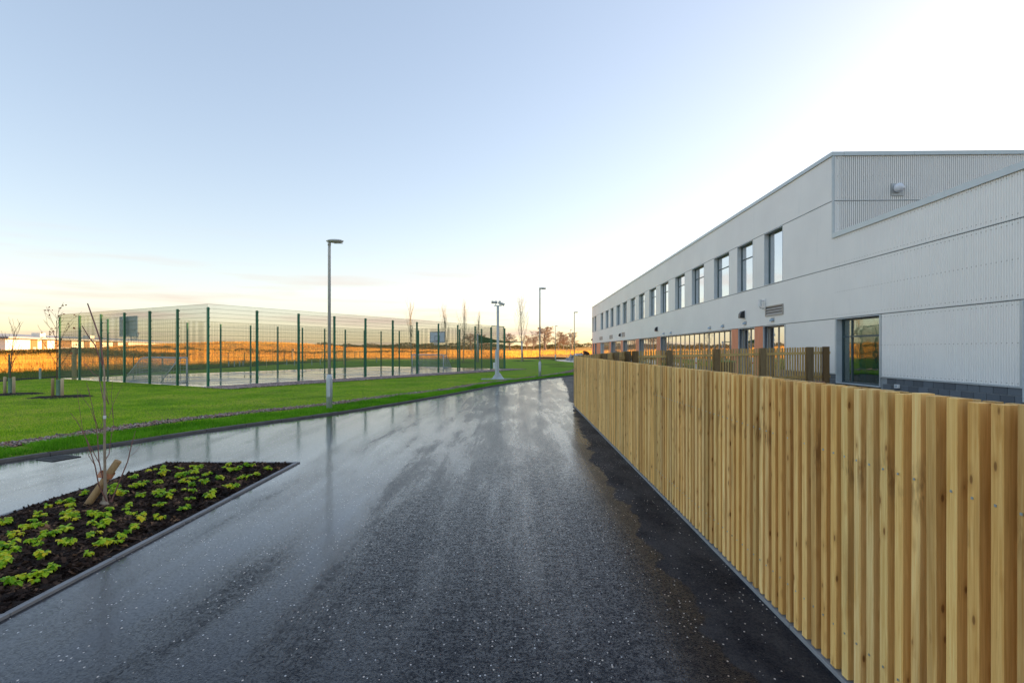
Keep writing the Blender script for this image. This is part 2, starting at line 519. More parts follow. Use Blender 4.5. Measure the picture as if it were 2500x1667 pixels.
def mk_lawn():
    t = NT('lawn')
    p = t.pos()
    a = t.noise(p, 0.35, 4, 0.6)
    b = t.noise(p, 45, 4, 0.75)
    mow = t.noise(t.mapv(p, (0.5, 2.2, 1), rot=(0, 0, R(20))), 1.0, 3)
    c = t.mix(b, (0.085, 0.18, 0.008), (0.26, 0.48, 0.022))
    c = t.mix(t.ramp(a, [(0.42, 0.0), (0.66, 0.75)]), c, (0.30, 0.33, 0.05))
    c = t.mix(t.ramp(mow, [(0.45, 0.0), (0.8, 0.4)]), c, (0.08, 0.20, 0.008))
    M['lawn'] = t.set(col=c, rough=0.9, spec=0.08, nor=t.bump(b, 0.9, 0.03))
mk_lawn()

def mk_blade(name, stops, rough=0.5, wscale=0.5, tr=0.3):
    t = NT(name)
    r = t.island()
    nz = t.ramp(t.noise(t.pos(), wscale, 4, 0.6), [(0.33, 0.0), (0.67, 1.0)])
    f = t.math('ADD', t.math('MULTIPLY', r, 0.45), t.math('MULTIPLY', nz, 0.55))
    c = t.ramp(f, stops)
    d = t.n('ShaderNodeBsdfTranslucent'); t.l(c, d.inputs[0])
    t.set(col=c, rough=rough, spec=0.15)
    mx = t.n('ShaderNodeMixShader'); mx.inputs[0].default_value = tr
    t.l(t.b.outputs[0], mx.inputs[1]); t.l(d.outputs[0], mx.inputs[2]); t.l(mx.outputs[0], t.out.inputs[0])
    M[name] = t.mat
mk_blade('grass_blade', [(0.15, (0.06, 0.20, 0.008)), (0.5, (0.13, 0.38, 0.012)), (0.85, (0.24, 0.48, 0.03))])
mk_blade('lawn_blade', [(0.15, (0.07, 0.20, 0.008)), (0.40, (0.27, 0.52, 0.018)), (0.62, (0.50, 0.64, 0.04)), (0.85, (0.62, 0.56, 0.12))])
mk_blade('straw_blade', [(0.15, (0.34, 0.15, 0.02)), (0.42, (0.80, 0.38, 0.06)), (0.66, (0.98, 0.60, 0.13)), (0.9, (0.50, 0.32, 0.04))], 0.6, 0.08, 0.6)
mk_blade('rough_blade', [(0.1, (0.05, 0.10, 0.01)), (0.5, (0.12, 0.20, 0.02)), (0.9, (0.26, 0.22, 0.06))], 0.6, 0.1)
mk_blade('hedge_leaf', [(0.1, (0.05, 0.05, 0.015)), (0.5, (0.10, 0.09, 0.025)), (0.9, (0.24, 0.13, 0.04))], 0.6, 0.15)
mk_blade('plant_leaf', [(0.20, (0.14, 0.36, 0.015)), (0.40, (0.36, 0.60, 0.025)), (0.58, (0.64, 0.76, 0.04)), (0.80, (0.95, 0.76, 0.05))], 0.4, 7.0)
mk_blade('planter_leaf', [(0.2, (0.04, 0.12, 0.012)), (0.6, (0.10, 0.22, 0.02))], 0.5, 2.0)

def mk_field():
    t = NT('field')
    p = t.pos()
    a = t.noise(p, 0.045, 5, 0.6)
    b = t.noise(p, 2.5, 5, 0.7)
    band = t.noise(t.mapv(p, (0.015, 0.09, 1)), 1.0, 4)
    c = t.mix(b, (0.38, 0.20, 0.045), (0.66, 0.38, 0.10))
    c = t.mix(t.ramp(a, [(0.52, 0.0), (0.68, 0.6)]), c, (0.13, 0.11, 0.025))
    c = t.mix(t.ramp(band, [(0.55, 0.0), (0.72, 0.5)]), c, (0.30, 0.12, 0.04))
    # rough green grass around the site, straw beyond
    sx = t.n('ShaderNodeSeparateXYZ'); t.l(p, sx.inputs[0])
    far = t.math('ADD', t.math('MULTIPLY', sx.outputs[0], -1.0), t.math('MULTIPLY', t.noise(p, 0.25, 4), 7.0))
    g1 = t.ramp(t.math('MULTIPLY', far, 0.01), [(0.40, 1.0), (0.46, 0.0)])
    g2 = t.ramp(t.math('MULTIPLY', t.math('ADD', sx.outputs[1], t.math('MULTIPLY', t.noise(p, 0.2, 4), 9.0)), 0.004), [(0.40, 1.0), (0.44, 0.0)])
    g = t.math('MULTIPLY', g1, g2)
    gc = t.mix(b, (0.035, 0.075, 0.008), (0.11, 0.15, 0.02))
    gc = t.mix(t.ramp(t.noise(t.mapv(p, (0.5, 0.15, 1)), 1.0, 4), [(0.5, 0), (0.62, 1)]), gc, (0.07, 0.05, 0.03))
    c = t.mix(g, c, gc)
    M['field'] = t.set(col=c, rough=0.95, spec=0.1, nor=t.bump(b, 1.0, 0.25))
mk_field()

def mk_mulch():
    t = NT('mulch')
    p = t.pos()
    b = t.noise(p, 60, 5, 0.75)
    v = t.voro(t.mapv(p, (1, 1.6, 1)), 70)
    c = t.mix(b, (0.009, 0.006, 0.005), (0.055, 0.036, 0.029))
    c = t.mix(t.ramp(t.noise(p, 180, 2), [(0.70, 0.0), (0.78, 0.6)]), c, (0.16, 0.09, 0.055))
    M['mulch'] = t.set(col=c, rough=0.9, spec=0.25, nor=t.bump(t.math('ADD', b, v), 1.0, 0.02))
mk_mulch()
mk_blade('bark_chip', [(0.2, (0.012, 0.008, 0.007)), (0.5, (0.06, 0.036, 0.027)), (0.72, (0.13, 0.08, 0.055)), (0.9, (0.42, 0.24, 0.13))], 0.8, 3)

def mk_stone(name, stops):
    t = NT(name)
    c = t.ramp(t.island(), stops, 'CONSTANT')
    c = t.mix(1.0, c, t.ramp(t.noise(t.pos(), 90, 3), [(0.3, 0.75), (0.7, 1.2)]), 'MULTIPLY')
    M[name] = t.set(col=c, rough=0.6)
mk_stone('drain_stone', [(0.0, (0.17, 0.13, 0.12)), (0.2, (0.40, 0.28, 0.23)), (0.36, (0.30, 0.14, 0.09)), (0.5, (0.44, 0.33, 0.26)), (0.62, (0.11, 0.09, 0.085)), (0.75, (0.36, 0.20, 0.14)), (0.91, (0.55, 0.47, 0.41))])
mk_stone('court_stone', [(0.0, (0.26, 0.19, 0.17)), (0.25, (0.46, 0.32, 0.28)), (0.45, (0.38, 0.25, 0.22)), (0.65, (0.55, 0.45, 0.41)), (0.85, (0.18, 0.15, 0.15))])

# ---------------------------------------------------------------- terrain
def sm(a, b, x):
    t = np.clip((x - a)/(b - a), 0, 1)
    return t*t*(3 - 2*t)
_rs = np.random.RandomState(3)
_ph = _rs.rand(12)*6.28
_dr = _rs.randn(12, 2)
def bumps(x, y, L):
    s = 0
    for k in range(12):
        d = _dr[k]/np.hypot(*_dr[k])
        s = s + np.sin((x*d[0] + y*d[1])*2*math.pi/(L*(0.6 + 0.1*k)) + _ph[k])
    return s/12
def height(x, y):
    x = np.asarray(x, float); y = np.asarray(y, float)
    h = sm(78, 230, y)*2.0 + sm(260, 1500, y)*9.0
    h = h + 2.1*np.exp(-(((x + 92)/30)**2 + ((y - 185)/28)**2))
    h = h + 0.9*np.exp(-(((x + 62)/22)**2 + ((y - 165)/20)**2))
    h = h + 1.0*sm(-45, -75, x)*sm(70, 115, y)*(1 - sm(150, 260, y))
    h = h + sm(90, 200, y)*bumps(x, y, 60)*0.6 + sm(500, 1500, y)*bumps(x, y, 600)*7
    h = h + sm(36, 60, -x)*(1-sm(90, 200, y))*bumps(x, y, 18)*0.25
    return h - 0.035
def hz(x, y): return float(height(x, y))
def axis(parts):
    a = np.concatenate([np.arange(p0, p1, st) for p0, p1, st in parts])
    return np.append(a, parts[-1][1])
gx = axis([(-4000, -1000, 300), (-1000, -300, 50), (-300, -120, 10), (-120, 60, 3), (60, 300, 16), (300, 1000, 70), (1000, 4000, 300)])
gy = axis([(-400, -40, 60), (-40, 60, 5), (60, 260, 3.5), (260, 600, 20), (600, 2000, 70), (2000, 6000, 400)])
XX, YY = np.meshgrid(gx, gy)
ZZ = height(XX, YY)
nx, ny = len(gx), len(gy)
idx = np.arange(nx*ny).reshape(ny, nx)
quads = np.stack([idx[:-1,:-1], idx[:-1,1:], idx[1:,1:], idx[1:,:-1]], -1).reshape(-1, 4)
me = bpy.data.meshes.new('ground')
me.from_pydata(np.stack([XX, YY, ZZ], -1).reshape(-1, 3).tolist(), [], quads.tolist())
me.materials.append(M['field'])
me.polygons.foreach_set('use_smooth', [True]*len(me.polygons))
ground = tag(link('ground', me), 'straw coloured rough field rising to low hills behind the site', kind='structure')

# curves -------------------------------------------------------------
def catmull(pts, step=0.25):
    P = [Vector((p[0], p[1], 0)) for p in pts]
    P = [P[0]*2 - P[1]] + P + [P[-1]*2 - P[-2]]
    out = []
    for i in range(1, len(P)-2):
        n = max(2, int((P[i+1]-P[i]).length/step))
        for k in range(n):
            t = k/n
            out.append(0.5*((2*P[i]) + (P[i+1]-P[i-1])*t + (2*P[i-1]-5*P[i]+4*P[i+1]-P[i+2])*t*t + (3*P[i]-P[i-1]-3*P[i+1]+P[i+2])*t**3))
    out.append(P[-2])
    return out
def resample(c, step):
    acc = [0.0]
    for a, b in zip(c, c[1:]): acc.append(acc[-1] + (b-a).length)
    L = acc[-1]; n = int(L/step); res = []; j = 0
    for k in range(n+1):
        d = k*step
        while j < len(acc)-2 and acc[j+1] < d: j += 1
        t = (d-acc[j])/max(acc[j+1]-acc[j], 1e-9)
        p = c[j].lerp(c[j+1], t); q = (c[j+1]-c[j]).normalized()
        res.append((p, q))
    return res
def cleft(q): return Vector((-q.y, q.x, 0))

KERB = catmull([(-9.0,-4),(-8.85,0),(-8.6,3.5),(-8.2,6.4),(-7.68,8.3),(-7.3,9.02),(-6.68,10.57),(-5.88,12.14),(-4.29,15.14),(-2.34,20.28),(0,27.4),(4.08,35.6),(8.2,42),(10.2,51),(10.4,60)])
DRAIN = catmull([(-10.4,0),(-9.9,4),(-9.3,7.4),(-8.85,9.2),(-8.55,10.1),(-8.27,11.45),(-7.75,12.77),(-6.92,14.19),(-6.5,14.9),(-5.5,16.5),(-4.5,18.9),(-2.65,22.55),(-1.76,25.7),(0.5,30.8),(3.2,37.2),(5.6,46),(7.0,56)])

def sheet(name, pts, z, mat, kind='structure', label=None):
    import bmesh
    bm = bmesh.new()
    vs = [bm.verts.new((p[0], p[1], z)) for p in pts]
    es = [bm.edges.new((vs[i], vs[(i+1) % len(vs)])) for i in range(len(vs))]
    bmesh.ops.triangle_fill(bm, use_beauty=True, use_dissolve=False, edges=es)
    bmesh.ops.recalc_face_normals(bm, faces=bm.faces)
    for f in bm.faces:
        if f.normal.z < 0: f.normal_flip()
    me = bpy.data.meshes.new(name); bm.to_mesh(me); bm.free()
    me.materials.append(mat)
    return tag(link(name, me), label, kind=kind)

ZL = 0.045
kp = [(p.x, p.y) for p in KERB]
sheet('road', kp + [(13.6, 60), (13.6, -4)], 0.0, M['wet_asphalt'], label='wet black asphalt road running between lawn and timber fence')
off = [(p - cleft(q)*(-0.07)) for p, q in resample(KERB, 0.4)]
sheet('lawn', [(p.x, p.y) for p in off] + [(9.2, 66), (7.0, 82), (6.6, 92), (2, 101.5), (-10, 103), (-27.6, 104), (-27.6, -4)], ZL, M['lawn'], label='short mown green lawn beside the wet road')
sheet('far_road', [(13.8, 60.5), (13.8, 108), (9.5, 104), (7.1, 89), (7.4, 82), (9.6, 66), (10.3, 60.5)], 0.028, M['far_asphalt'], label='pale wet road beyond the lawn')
sheet('yard', [(1.95, -4), (1.95, 15.9), (4.9, 21.4), (13.5, 21.4), (13.5, -4)], 0.008, M['yard'], label='grey paved yard between timber fence and school wall')

# kerb: separate stones
kerb = tag(empty('kerb'), 'dark concrete kerb between lawn and wet road', kind='structure')
m = MB(); m.cbox(0.004, 0.911, 0.0, 0.085, -0.05, 0.042, 0.010)
kerb_me = m.mesh('kerb_stone', M['kerb_concrete'])
kr = resample(KERB, 0.915)
for (p, q), (p2, q2) in zip(kr, kr[1:]):
    d = p2 - p
    link('kerb_stone', kerb_me, kerb, (p.x, p.y, rnd.uniform(-0.004, 0.004)), math.atan2(d.y, d.x))

# drain gravel strips ---------------------------------------------------
ICO = np.array([(1,0,0),(-1,0,0),(0,1,0),(0,-1,0),(0,0,1),(0,0,-1)], float)
ICF = np.array([(0,2,4),(2,1,4),(1,3,4),(3,0,4),(2,0,5),(1,2,5),(3,1,5),(0,3,5)])
def scatter_stones(name, centers, rs, mat, seed, label):
    r = np.random.RandomState(seed)
    n = len(centers)
    S = r.uniform(0.6, 1.4, (n, 1, 3))*rs[:, None, None]
    S[:, :, 2] *= 0.7
    V = ICO[None]*S*(1 + r.uniform(-0.25, 0.25, (n, 6, 1)))
    a = r.uniform(0, 6.28, n); ca, sa = np.cos(a), np.sin(a)
    x = V[..., 0]*ca[:, None] - V[..., 1]*sa[:, None]; y = V[..., 0]*sa[:, None] + V[..., 1]*ca[:, None]
    V = np.stack([x, y, V[..., 2]], -1) + centers[:, None, :]
    me = bpy.data.meshes.new(name)
    verts = V.reshape(-1, 3).astype(np.float32)
    faces = (ICF[None] + (np.arange(n)*6)[:, None, None]).reshape(-1, 3)
    me.vertices.add(len(verts)); me.vertices.foreach_set('co', verts.ravel())
    me.loops.add(faces.size); me.loops.foreach_set('vertex_index', faces.ravel().astype(np.int32))
    me.polygons.add(len(faces)); me.polygons.foreach_set('loop_start', np.arange(0, faces.size, 3, dtype=np.int32))
    me.materials.append(mat); me.update(calc_edges=True)
    return tag(link(name, me), label, kind='stuff')

def strip_mesh(name, curve, w, z, mat, label, kind='structure'):
    m = MB(); vs = []; fs = []
    for i, (p, q) in enumerate(resample(curve, 0.4)):
        L = cleft(q)
        a, b = w*(1+rnd.uniform(-.18,.18)), w*(1+rnd.uniform(-.18,.18))
        vs += [(p+L*a).to_tuple()[:2]+(z,), (p-L*b).to_tuple()[:2]+(z,)]
        if i: fs.append((2*i-2, 2*i-1, 2*i+1, 2*i))
    m.add(vs, fs)
    return tag(m.build(name, mat), label, kind=kind)
strip_mesh('drain_bed', DRAIN, 0.32, ZL+0.006, M['soil'], 'dark earth under the gravel drain strip')
rs_ = np.random.RandomState(5)
dc = resample(DRAIN, 0.02)
n = 19000
ii = (rs_.power(0.75, n)*len(dc)*0.96).astype(int)
cen = []
for i in ii:
    p, q = dc[i]; L = cleft(q); o = np.clip(rs_.normal(0, 0.17), -.36, .36)
    cen.append((p.x+L.x*o, p.y+L.y*o, ZL+0.012+rs_.uniform(0, .012)))
scatter_stones('drain_gravel', np.array(cen), rs_.uniform(0.012, 0.030, n), M['drain_stone'], 6, 'mixed grey and red gravel in narrow drain strip across lawn')

# ---------------------------------------------------------------- sports court
A0 = Vector((-13.7, 24.0, 0)); ax = Vector((0.490, 0.8717, 0)); bx = Vector((-0.8728, 0.488, 0))
BAY = 2.43; NL, NS = 10, 6
LL = NL*BAY + 2.35; LS = NS*BAY
def court_pt(u, v, z=0): return A0 + ax*u + bx*v + Vector((0, 0, z))
crn = [court_pt(-.12, -.12), court_pt(LL+.12, -.12), court_pt(LL+.12, LS+.12), court_pt(-.12, LS+.12)]
sheet('sports_court', [(p.x, p.y) for p in crn], ZL+0.010, M['court'], label='wet blue grey court surface inside the green mesh fence')
gs = [court_pt(-.5, -.14), court_pt(-.1, -2.3), court_pt(LL+.2, -2.2), court_pt(LL+.2, -.13)]
sheet('court_margin', [(p.x, p.y) for p in gs], ZL+0.005, M['soil'], label='dark earth under gravel margin of the court')
n = 30000
u = -.4+(LL+.4)*rs_.power(.9, n); v = -0.15 - rs_.uniform(0, 2.0, n)*rs_.uniform(.8,1.05,n)
cen = np.stack([A0.x+ax.x*u+bx.x*v, A0.y+ax.y*u+bx.y*v, np.full(n, ZL+.014)+rs_.uniform(0,.012,n)], -1)
scatter_stones('court_gravel', cen, rs_.uniform(.020, .042, n), M['court_stone'], 8, 'reddish gravel margin along the court fence')

def wire_panel(w):
    m = MB(); z0, z1 = 0.05, 3.74
    nv = int(round(w/0.05))
    def vbar(x, t=0.0034):
        m.add([(x-t,-t,z0),(x+t,-t,z0),(x+t,t,z0),(x-t,t,z0),(x-t,-t,z1),(x+t,-t,z1),(x+t,t,z1),(x-t,t,z1)],
              [(0,1,5,4),(1,2,6,5),(2,3,7,6),(3,0,4,7)])
    def hbar(y, z, t=0.0043):
        m.add([(0,y-t,z-t),(0,y+t,z-t),(0,y+t,z+t),(0,y-t,z+t),(w,y-t,z-t),(w,y+t,z-t),(w,y+t,z+t),(w,y-t,z+t)],
              [(0,1,5,4),(1,2,6,5),(2,3,7,6),(3,0,4,7)])
    for i in range(nv+1): vbar(w*i/nv)
    z = z1
    while z > 0.05:
        for y in (-0.0085, 0.0085): hbar(y, z)
        z -= 0.2 if z > 1.25 else 0.1
    return m.mesh('mesh_panel', M['green_wire'])
fence = empty('mesh_fence', court_pt(0, 0, ZL), 0, 'tall green welded mesh fence enclosing the wet sports court', 'fence')
pan = wire_panel(BAY)
pm = MB(); pm.cbox(-.045, .045, -.05, .05, 0, 3.58, .006); pm.box(-.04, .04, -.045, .045, 3.581, 3.60)
post_me = pm.mesh('post', M['green_paint'])
cm = MB()
for k in range(9): cm.box(-.05, .05, -.08, -.051, .3+k*.4, .34+k*.4)
clip_me = cm.mesh('clip', M['green_paint'])
angA = math.atan2(ax.y, ax.x); angB = math.atan2(bx.y, bx.x)
def cl(u, v): p = ax*u + bx*v; return (p.x, p.y, 0)
for side in (0, 1):
    v0 = LS*side
    for k in range(NL+1):
        po = link('post', post_me, fence, cl(k*BAY, v0), angA)
        link('clip', clip_me, po)['kind'] = 'stuff'
        if k < NL: link('mesh_panel', pan, fence, cl(k*BAY, v0), angA)
    u0 = LL*side
    for k in range(NS+1):
        if not (side == 0 and k in (0, NS)):
            po = link('post', post_me, fence, cl(u0, k*BAY), angB)
            link('clip', clip_me, po)['kind'] = 'stuff'
        if k < NS: link('mesh_panel', pan, fence, cl(u0, k*BAY), angB)
    if side == 1:
        link('mesh_panel', wire_panel(2.35), fence, cl(NL*BAY, v0), angA)
# gate in the last bay of the near side
gm = MB()
for z0_, z1_ in ((.06,.11),(1.95,2.0),(2.05,2.10),(3.70,3.76)): gm.box(.12, 2.2, -.025, .025, z0_, z1_)
for x in (.12, 1.14, 2.15): gm.box(x, x+.05, -.024, .024, .11, 1.95)
for x in (.12, 2.15): gm.box(x, x+.05, -.024, .024, 2.10, 3.70)
gate = gm.build('gate', M['green_paint'], fence, loc=cl(NL*BAY, 0), rotz=angA)
gw = wire_panel(2.0); go = link('gate_mesh', gw, gate, (.15, 0, 0))
hm = MB(); hm.box(1.02, 1.08, -.06, .06, 1.0, 1.12); hm.build('gate_lock', M['black_plastic'], gate)

# basketball boards and goals
def backboard(u, v, face, label):
    e = empty('basketball_board', court_pt(u, v, 0), angB + (0 if face > 0 else math.pi), label, 'basketball board', 'basketball boards on the court fence')
    # local x across, local -y towards the court for face>0
    m = MB(); m.cbox(-.9, .9, -.20, -.17, 2.42, 3.47, .01); m.build('board', M['board_white'] if face < 0 else M['board_grey'], e)
    m = MB()
    f = -.205
    for a in ((-.88,.88,2.44,2.48),(-.88,.88,3.41,3.45),(-.88,-.84,2.48,3.41),(.84,.88,2.48,3.41),(-.30,.30,2.60,2.64),(-.30,.30,3.02,3.06),(-.30,-.26,2.64,3.02),(.26,.30,2.64,3.02)):
        m.box(a[0], a[1], f, -.2005, a[2], a[3])
    m.build('board_lines', M['black_line'], e)
    m = MB()
    m.box(-.05,.05,-.169,-.05,2.5,3.4); m.box(-.7,.7,-.169,-.13,2.7,2.76); m.box(-.7,.7,-.169,-.13,3.2,3.26)
    for x in (-.8,.8):
        for z in (2.52,3.37): m.box(x-.03,x+.03,-.169,-.155,z-.03,z+.03)
    m.build('bracket', M['galvanised'], e)
    m = MB(); rr = .225
    pts = [(rr*math.cos(a), -.45+rr*math.sin(a), 2.60) for a in np.linspace(0, 2*math.pi, 17)]
    m.tube(pts, .012, 5, False); m.box(-.06,.06,-.24,-.205,2.55,2.62)
    m.build('hoop', M['hoop_red'], e)
    m = MB()
    for k in range(12):
        a = 2*math.pi*k/12
        for s_ in (-1, 1):
            b = a + s_*.5
            m.tube([(rr*math.cos(a), -.45+rr*math.sin(a), 2.59), (.13*math.cos(b), -.45+.13*math.sin(b), 2.2)], .006, 3, False)
    m.build('hoop_net', M['net'], e)
    return e
backboard(0.0, LS/2, 1, 'grey backed basketball board seen from behind on the left court fence')
backboard(LL, LS/2, -1, 'white basketball board with black square at far end of court')

def goal(c, ang, w, h, dep, label):
    e = empty('football_goal', c, ang, label, 'football goal', 'five a side goals on the court')
    r_ = .04
    m = MB()
    for x in (0, w): m.tube([(x,0,0),(x,0,h)], r_, 8)
    m.tube([(-r_,0,h),(w+r_,0,h)], r_, 8)
    m.build('goal_frame', M['white_paint'], e, True)
    m = MB()
    for x in (0, w):
        m.tube([(x,0,h),(x,.30,h-.02),(x,.42,h-.08),(x,dep,.06)], .028, 6); m.tube([(x,0,.04),(x,dep,.04)], .028, 6)
    m.tube([(0,dep,.05),(w,dep,.05)], .028, 6)
    m.build('stanchion', M['white_paint'], e, True)
    m = MB(); t = .008
    g = .13
    def pt(x, s):
        # path from crossbar back and down
        path = [(0,h),(.36,h-.05),(dep,.08)]
        l1 = .36; l2 = math.hypot(dep-.36, h-.13); s_ = s*(l1+l2)
        sag = -.10*math.sin(math.pi*s)*math.sin(math.pi*x/w)
        if s_ < l1: a = s_/l1; return (x, .36*a, h-.05*a+sag*.3)
        a = (s_-l1)/l2; return (x, .36+(dep-.36)*a, h-.05+(.08-h+.05)*a + sag)
    nx_ = int(w/g); ns = int((h+dep)/g)
    for i in range(nx_+1):
        m.tube([pt(w*i/nx_, s/8) for s in range(9)], t, 3, False)
    for j in range(ns+1):
        m.tube([pt(w*k/8, j/ns) for k in range(9)], t, 3, False)
    for x in (0, w):
        for j in range(1, 8):
            z = h*j/8; y1 = .36+(dep-.36)*(1-z/h)
            m.tube([(x,0,z),(x,max(y1,.05),z)], t, 3, False)
            y = dep*j/8; zt = h if y < .36 else h*(1-(y-.36)/(dep-.36))
            m.tube([(x,y,.05),(x,y,max(zt,.06))], t, 3, False)
    m.build('goal_net', M['net'], e)
    return e
goal(court_pt(1.3, LS/2-3.3, ZL+.01), angB, 3.54, 1.27, 1.25, 'white football goal at near left end of court')
goal(court_pt(LL-1.6, 9.18, ZL+.01), angB+math.pi, 3.66, 1.24, 1.25, 'white football goal at far end of court facing the camera')

# ---------------------------------------------------------------- grass blades
def blades(name, xy, z, hmin, hmax, w, mat, seed, label, lean=.5):
    r = np.random.RandomState(seed); n = len(xy)
    a = r.uniform(0, 6.28, n); h = r.uniform(hmin, hmax, n); d = r.uniform(0, 6.28, n); ln = r.uniform(.1, lean, n)*h
    h = h*(.75+.9*np.clip(bumps(xy[:,0], xy[:,1], .9)+.25, 0, 1)) if hmax < .2 else h*(.7+.8*np.clip(bumps(xy[:,0], xy[:,1], 5.0)+.3, 0, 1))
    dx, dy = np.cos(a)*w/2, np.sin(a)*w/2
    z = np.broadcast_to(z, n)
    p0 = np.stack([xy[:,0]-dx, xy[:,1]-dy, z-.004], -1); p1 = np.stack([xy[:,0]+dx, xy[:,1]+dy, z-.004], -1)
    p2 = np.stack([xy[:,0]+np.cos(d)*ln, xy[:,1]+np.sin(d)*ln, z+h], -1)
    o = np_mesh(name, np.stack([p0,p1,p2],1), 3, mat)
    return tag(o, label, kind='stuff')
def kerb_offset_points(n, lo, hi, seed, tmax=.9, power=.8):
    r = np.random.RandomState(seed)
    kc = resample(KERB, .05); kd = np.array([(p.x,p.y,q.x,q.y) for p,q in kc])
    i = (r.power(power, n)*len(kd)*tmax).astype(int); i = np.clip(i, 0, len(kd)-1)
    o = r.uniform(lo, hi, n)
    return np.stack([kd[i,0]-kd[i,3]*o, kd[i,1]+kd[i,2]*o], -1)
dra = np.array([(p.x,p.y) for p,_ in resample(DRAIN, .15)])
def near_drain(xy, r_):
    out = np.zeros(len(xy), bool)
    for s in range(0, len(xy), 20000):
        d = ((xy[s:s+20000,None,:]-dra[None])**2).sum(-1).min(1)
        out[s:s+20000] = d < r_*r_
    return out
xy = kerb_offset_points(120000, .08, 1.25, 11)
# keep to the verge: between kerb and drain
keep = ~near_drain(xy, .27)
xy = xy[keep]
blades('verge_grass', xy, ZL, .03, .10, .013, M['grass_blade'], 12, 'longer bright green grass on the verge beside the kerb')
r = np.random.RandomState(13); n = 260000
dd = 9.5 + 26*r.power(.75, n); px = r.uniform(-.98, .05, n)
xy = np.stack([px*dd, dd], -1)
kpx = np.array([(p.x,p.y) for p in KERB])
kx = np.interp(xy[:,1], kpx[:,1], kpx[:,0])
rel = xy - np.array([A0.x, A0.y]); cu = rel@np.array([ax.x,ax.y]); cv = rel@np.array([bx.x,bx.y])
incourt = (cu > -.15) & (cv > -2.15) & (cu < LL+.2)
xy = xy[(xy[:,0] < kx-1.0) & ~incourt & (xy[:,0] > -27.5)]
xy = xy[~near_drain(xy, .30)]
blades('lawn_grass', xy, ZL, .015, .040, .012, M['lawn_blade'], 14, 'short mown grass covering the lawn', .9)
# straw grass on the field
r = np.random.RandomState(15); n = 200000
dd = 34 + 150*r.power(1.0, n); px = r.uniform(-1.02, .25, n)
xy = np.stack([px*dd, dd], -1)
ok = ((xy[:,0] < -36-3*np.sin(xy[:,1]*.35)) | (xy[:,1] > 106+2*np.sin(xy[:,0]*.4))) & ~((xy[:,0] > 6) & (xy[:,1] < 130))
cl_ = bumps(xy[:,0], xy[:,1], 7.0) + r.normal(0, .25, n)
xy = xy[ok & (cl_ > -.25)]
blades('field_grass', xy, height(xy[:,0], xy[:,1]), .25, .75, .07, M['straw_blade'], 16, 'tall dry golden grass on the sunlit field', .7)
r = np.random.RandomState(17); n = 26000
xy = np.stack([r.uniform(-42, -28, n), r.uniform(22, 105, n)], -1)
blades('rough_grass', xy, height(xy[:,0], xy[:,1]), .05, .22, .03, M['rough_blade'], 18, 'rough green grass between lawn edge and straw field', .8)

# dark earth strip at the lawn edge, tree pits
def soil_patch(name, c, rx, ry, z, label, h=.05, seed=0):
    r = random.Random(seed); m = MB(); n = 28; rings = 5
    vs = [(c[0], c[1], z+h)]
    rad = [1+r.uniform(-.18,.18) for _ in range(n)]
    for k in range(1, rings+1):
        for i in range(n):
            a = 2*math.pi*i/n; f = k/rings
            vs.append((c[0]+rx*f*rad[i]*math.cos(a), c[1]+ry*f*rad[i]*math.sin(a), z+.004+h*(1-f*f)+(r.uniform(-.012,.012) if k < rings else -.01)))
    fs = [(0, 1+i, 1+(i+1) % n) for i in range(n)]
    for k in range(rings-1):
        for i in range(n):
            j = (i+1) % n; o = 1+k*n
            fs.append((o+i, o+n+i, o+n+j, o+j))
    m.add(vs, fs)
    return tag(m.build(name, M['soil'], smooth=True), label, kind='structure')
m = MB(); vs = []; fs = []
for i in range(80):
    y = 14 + i*1.1; w = .35+.25*rnd.random(); x = -27.4+.3*math.sin(i*.7)
    vs += [(x-w, y, ZL+.016), (x, y, ZL+.05+.03*rnd.random()), (x+w, y, ZL+.016)]
    if i: o = 3*i; fs += [(o-3,o-2,o+1,o), (o-2,o-1,o+2,o+1)]
m.add(vs, fs); tag(m.build('soil_strip', M['soil']), 'strip of bare dark earth along the lawn edge', kind='structure')

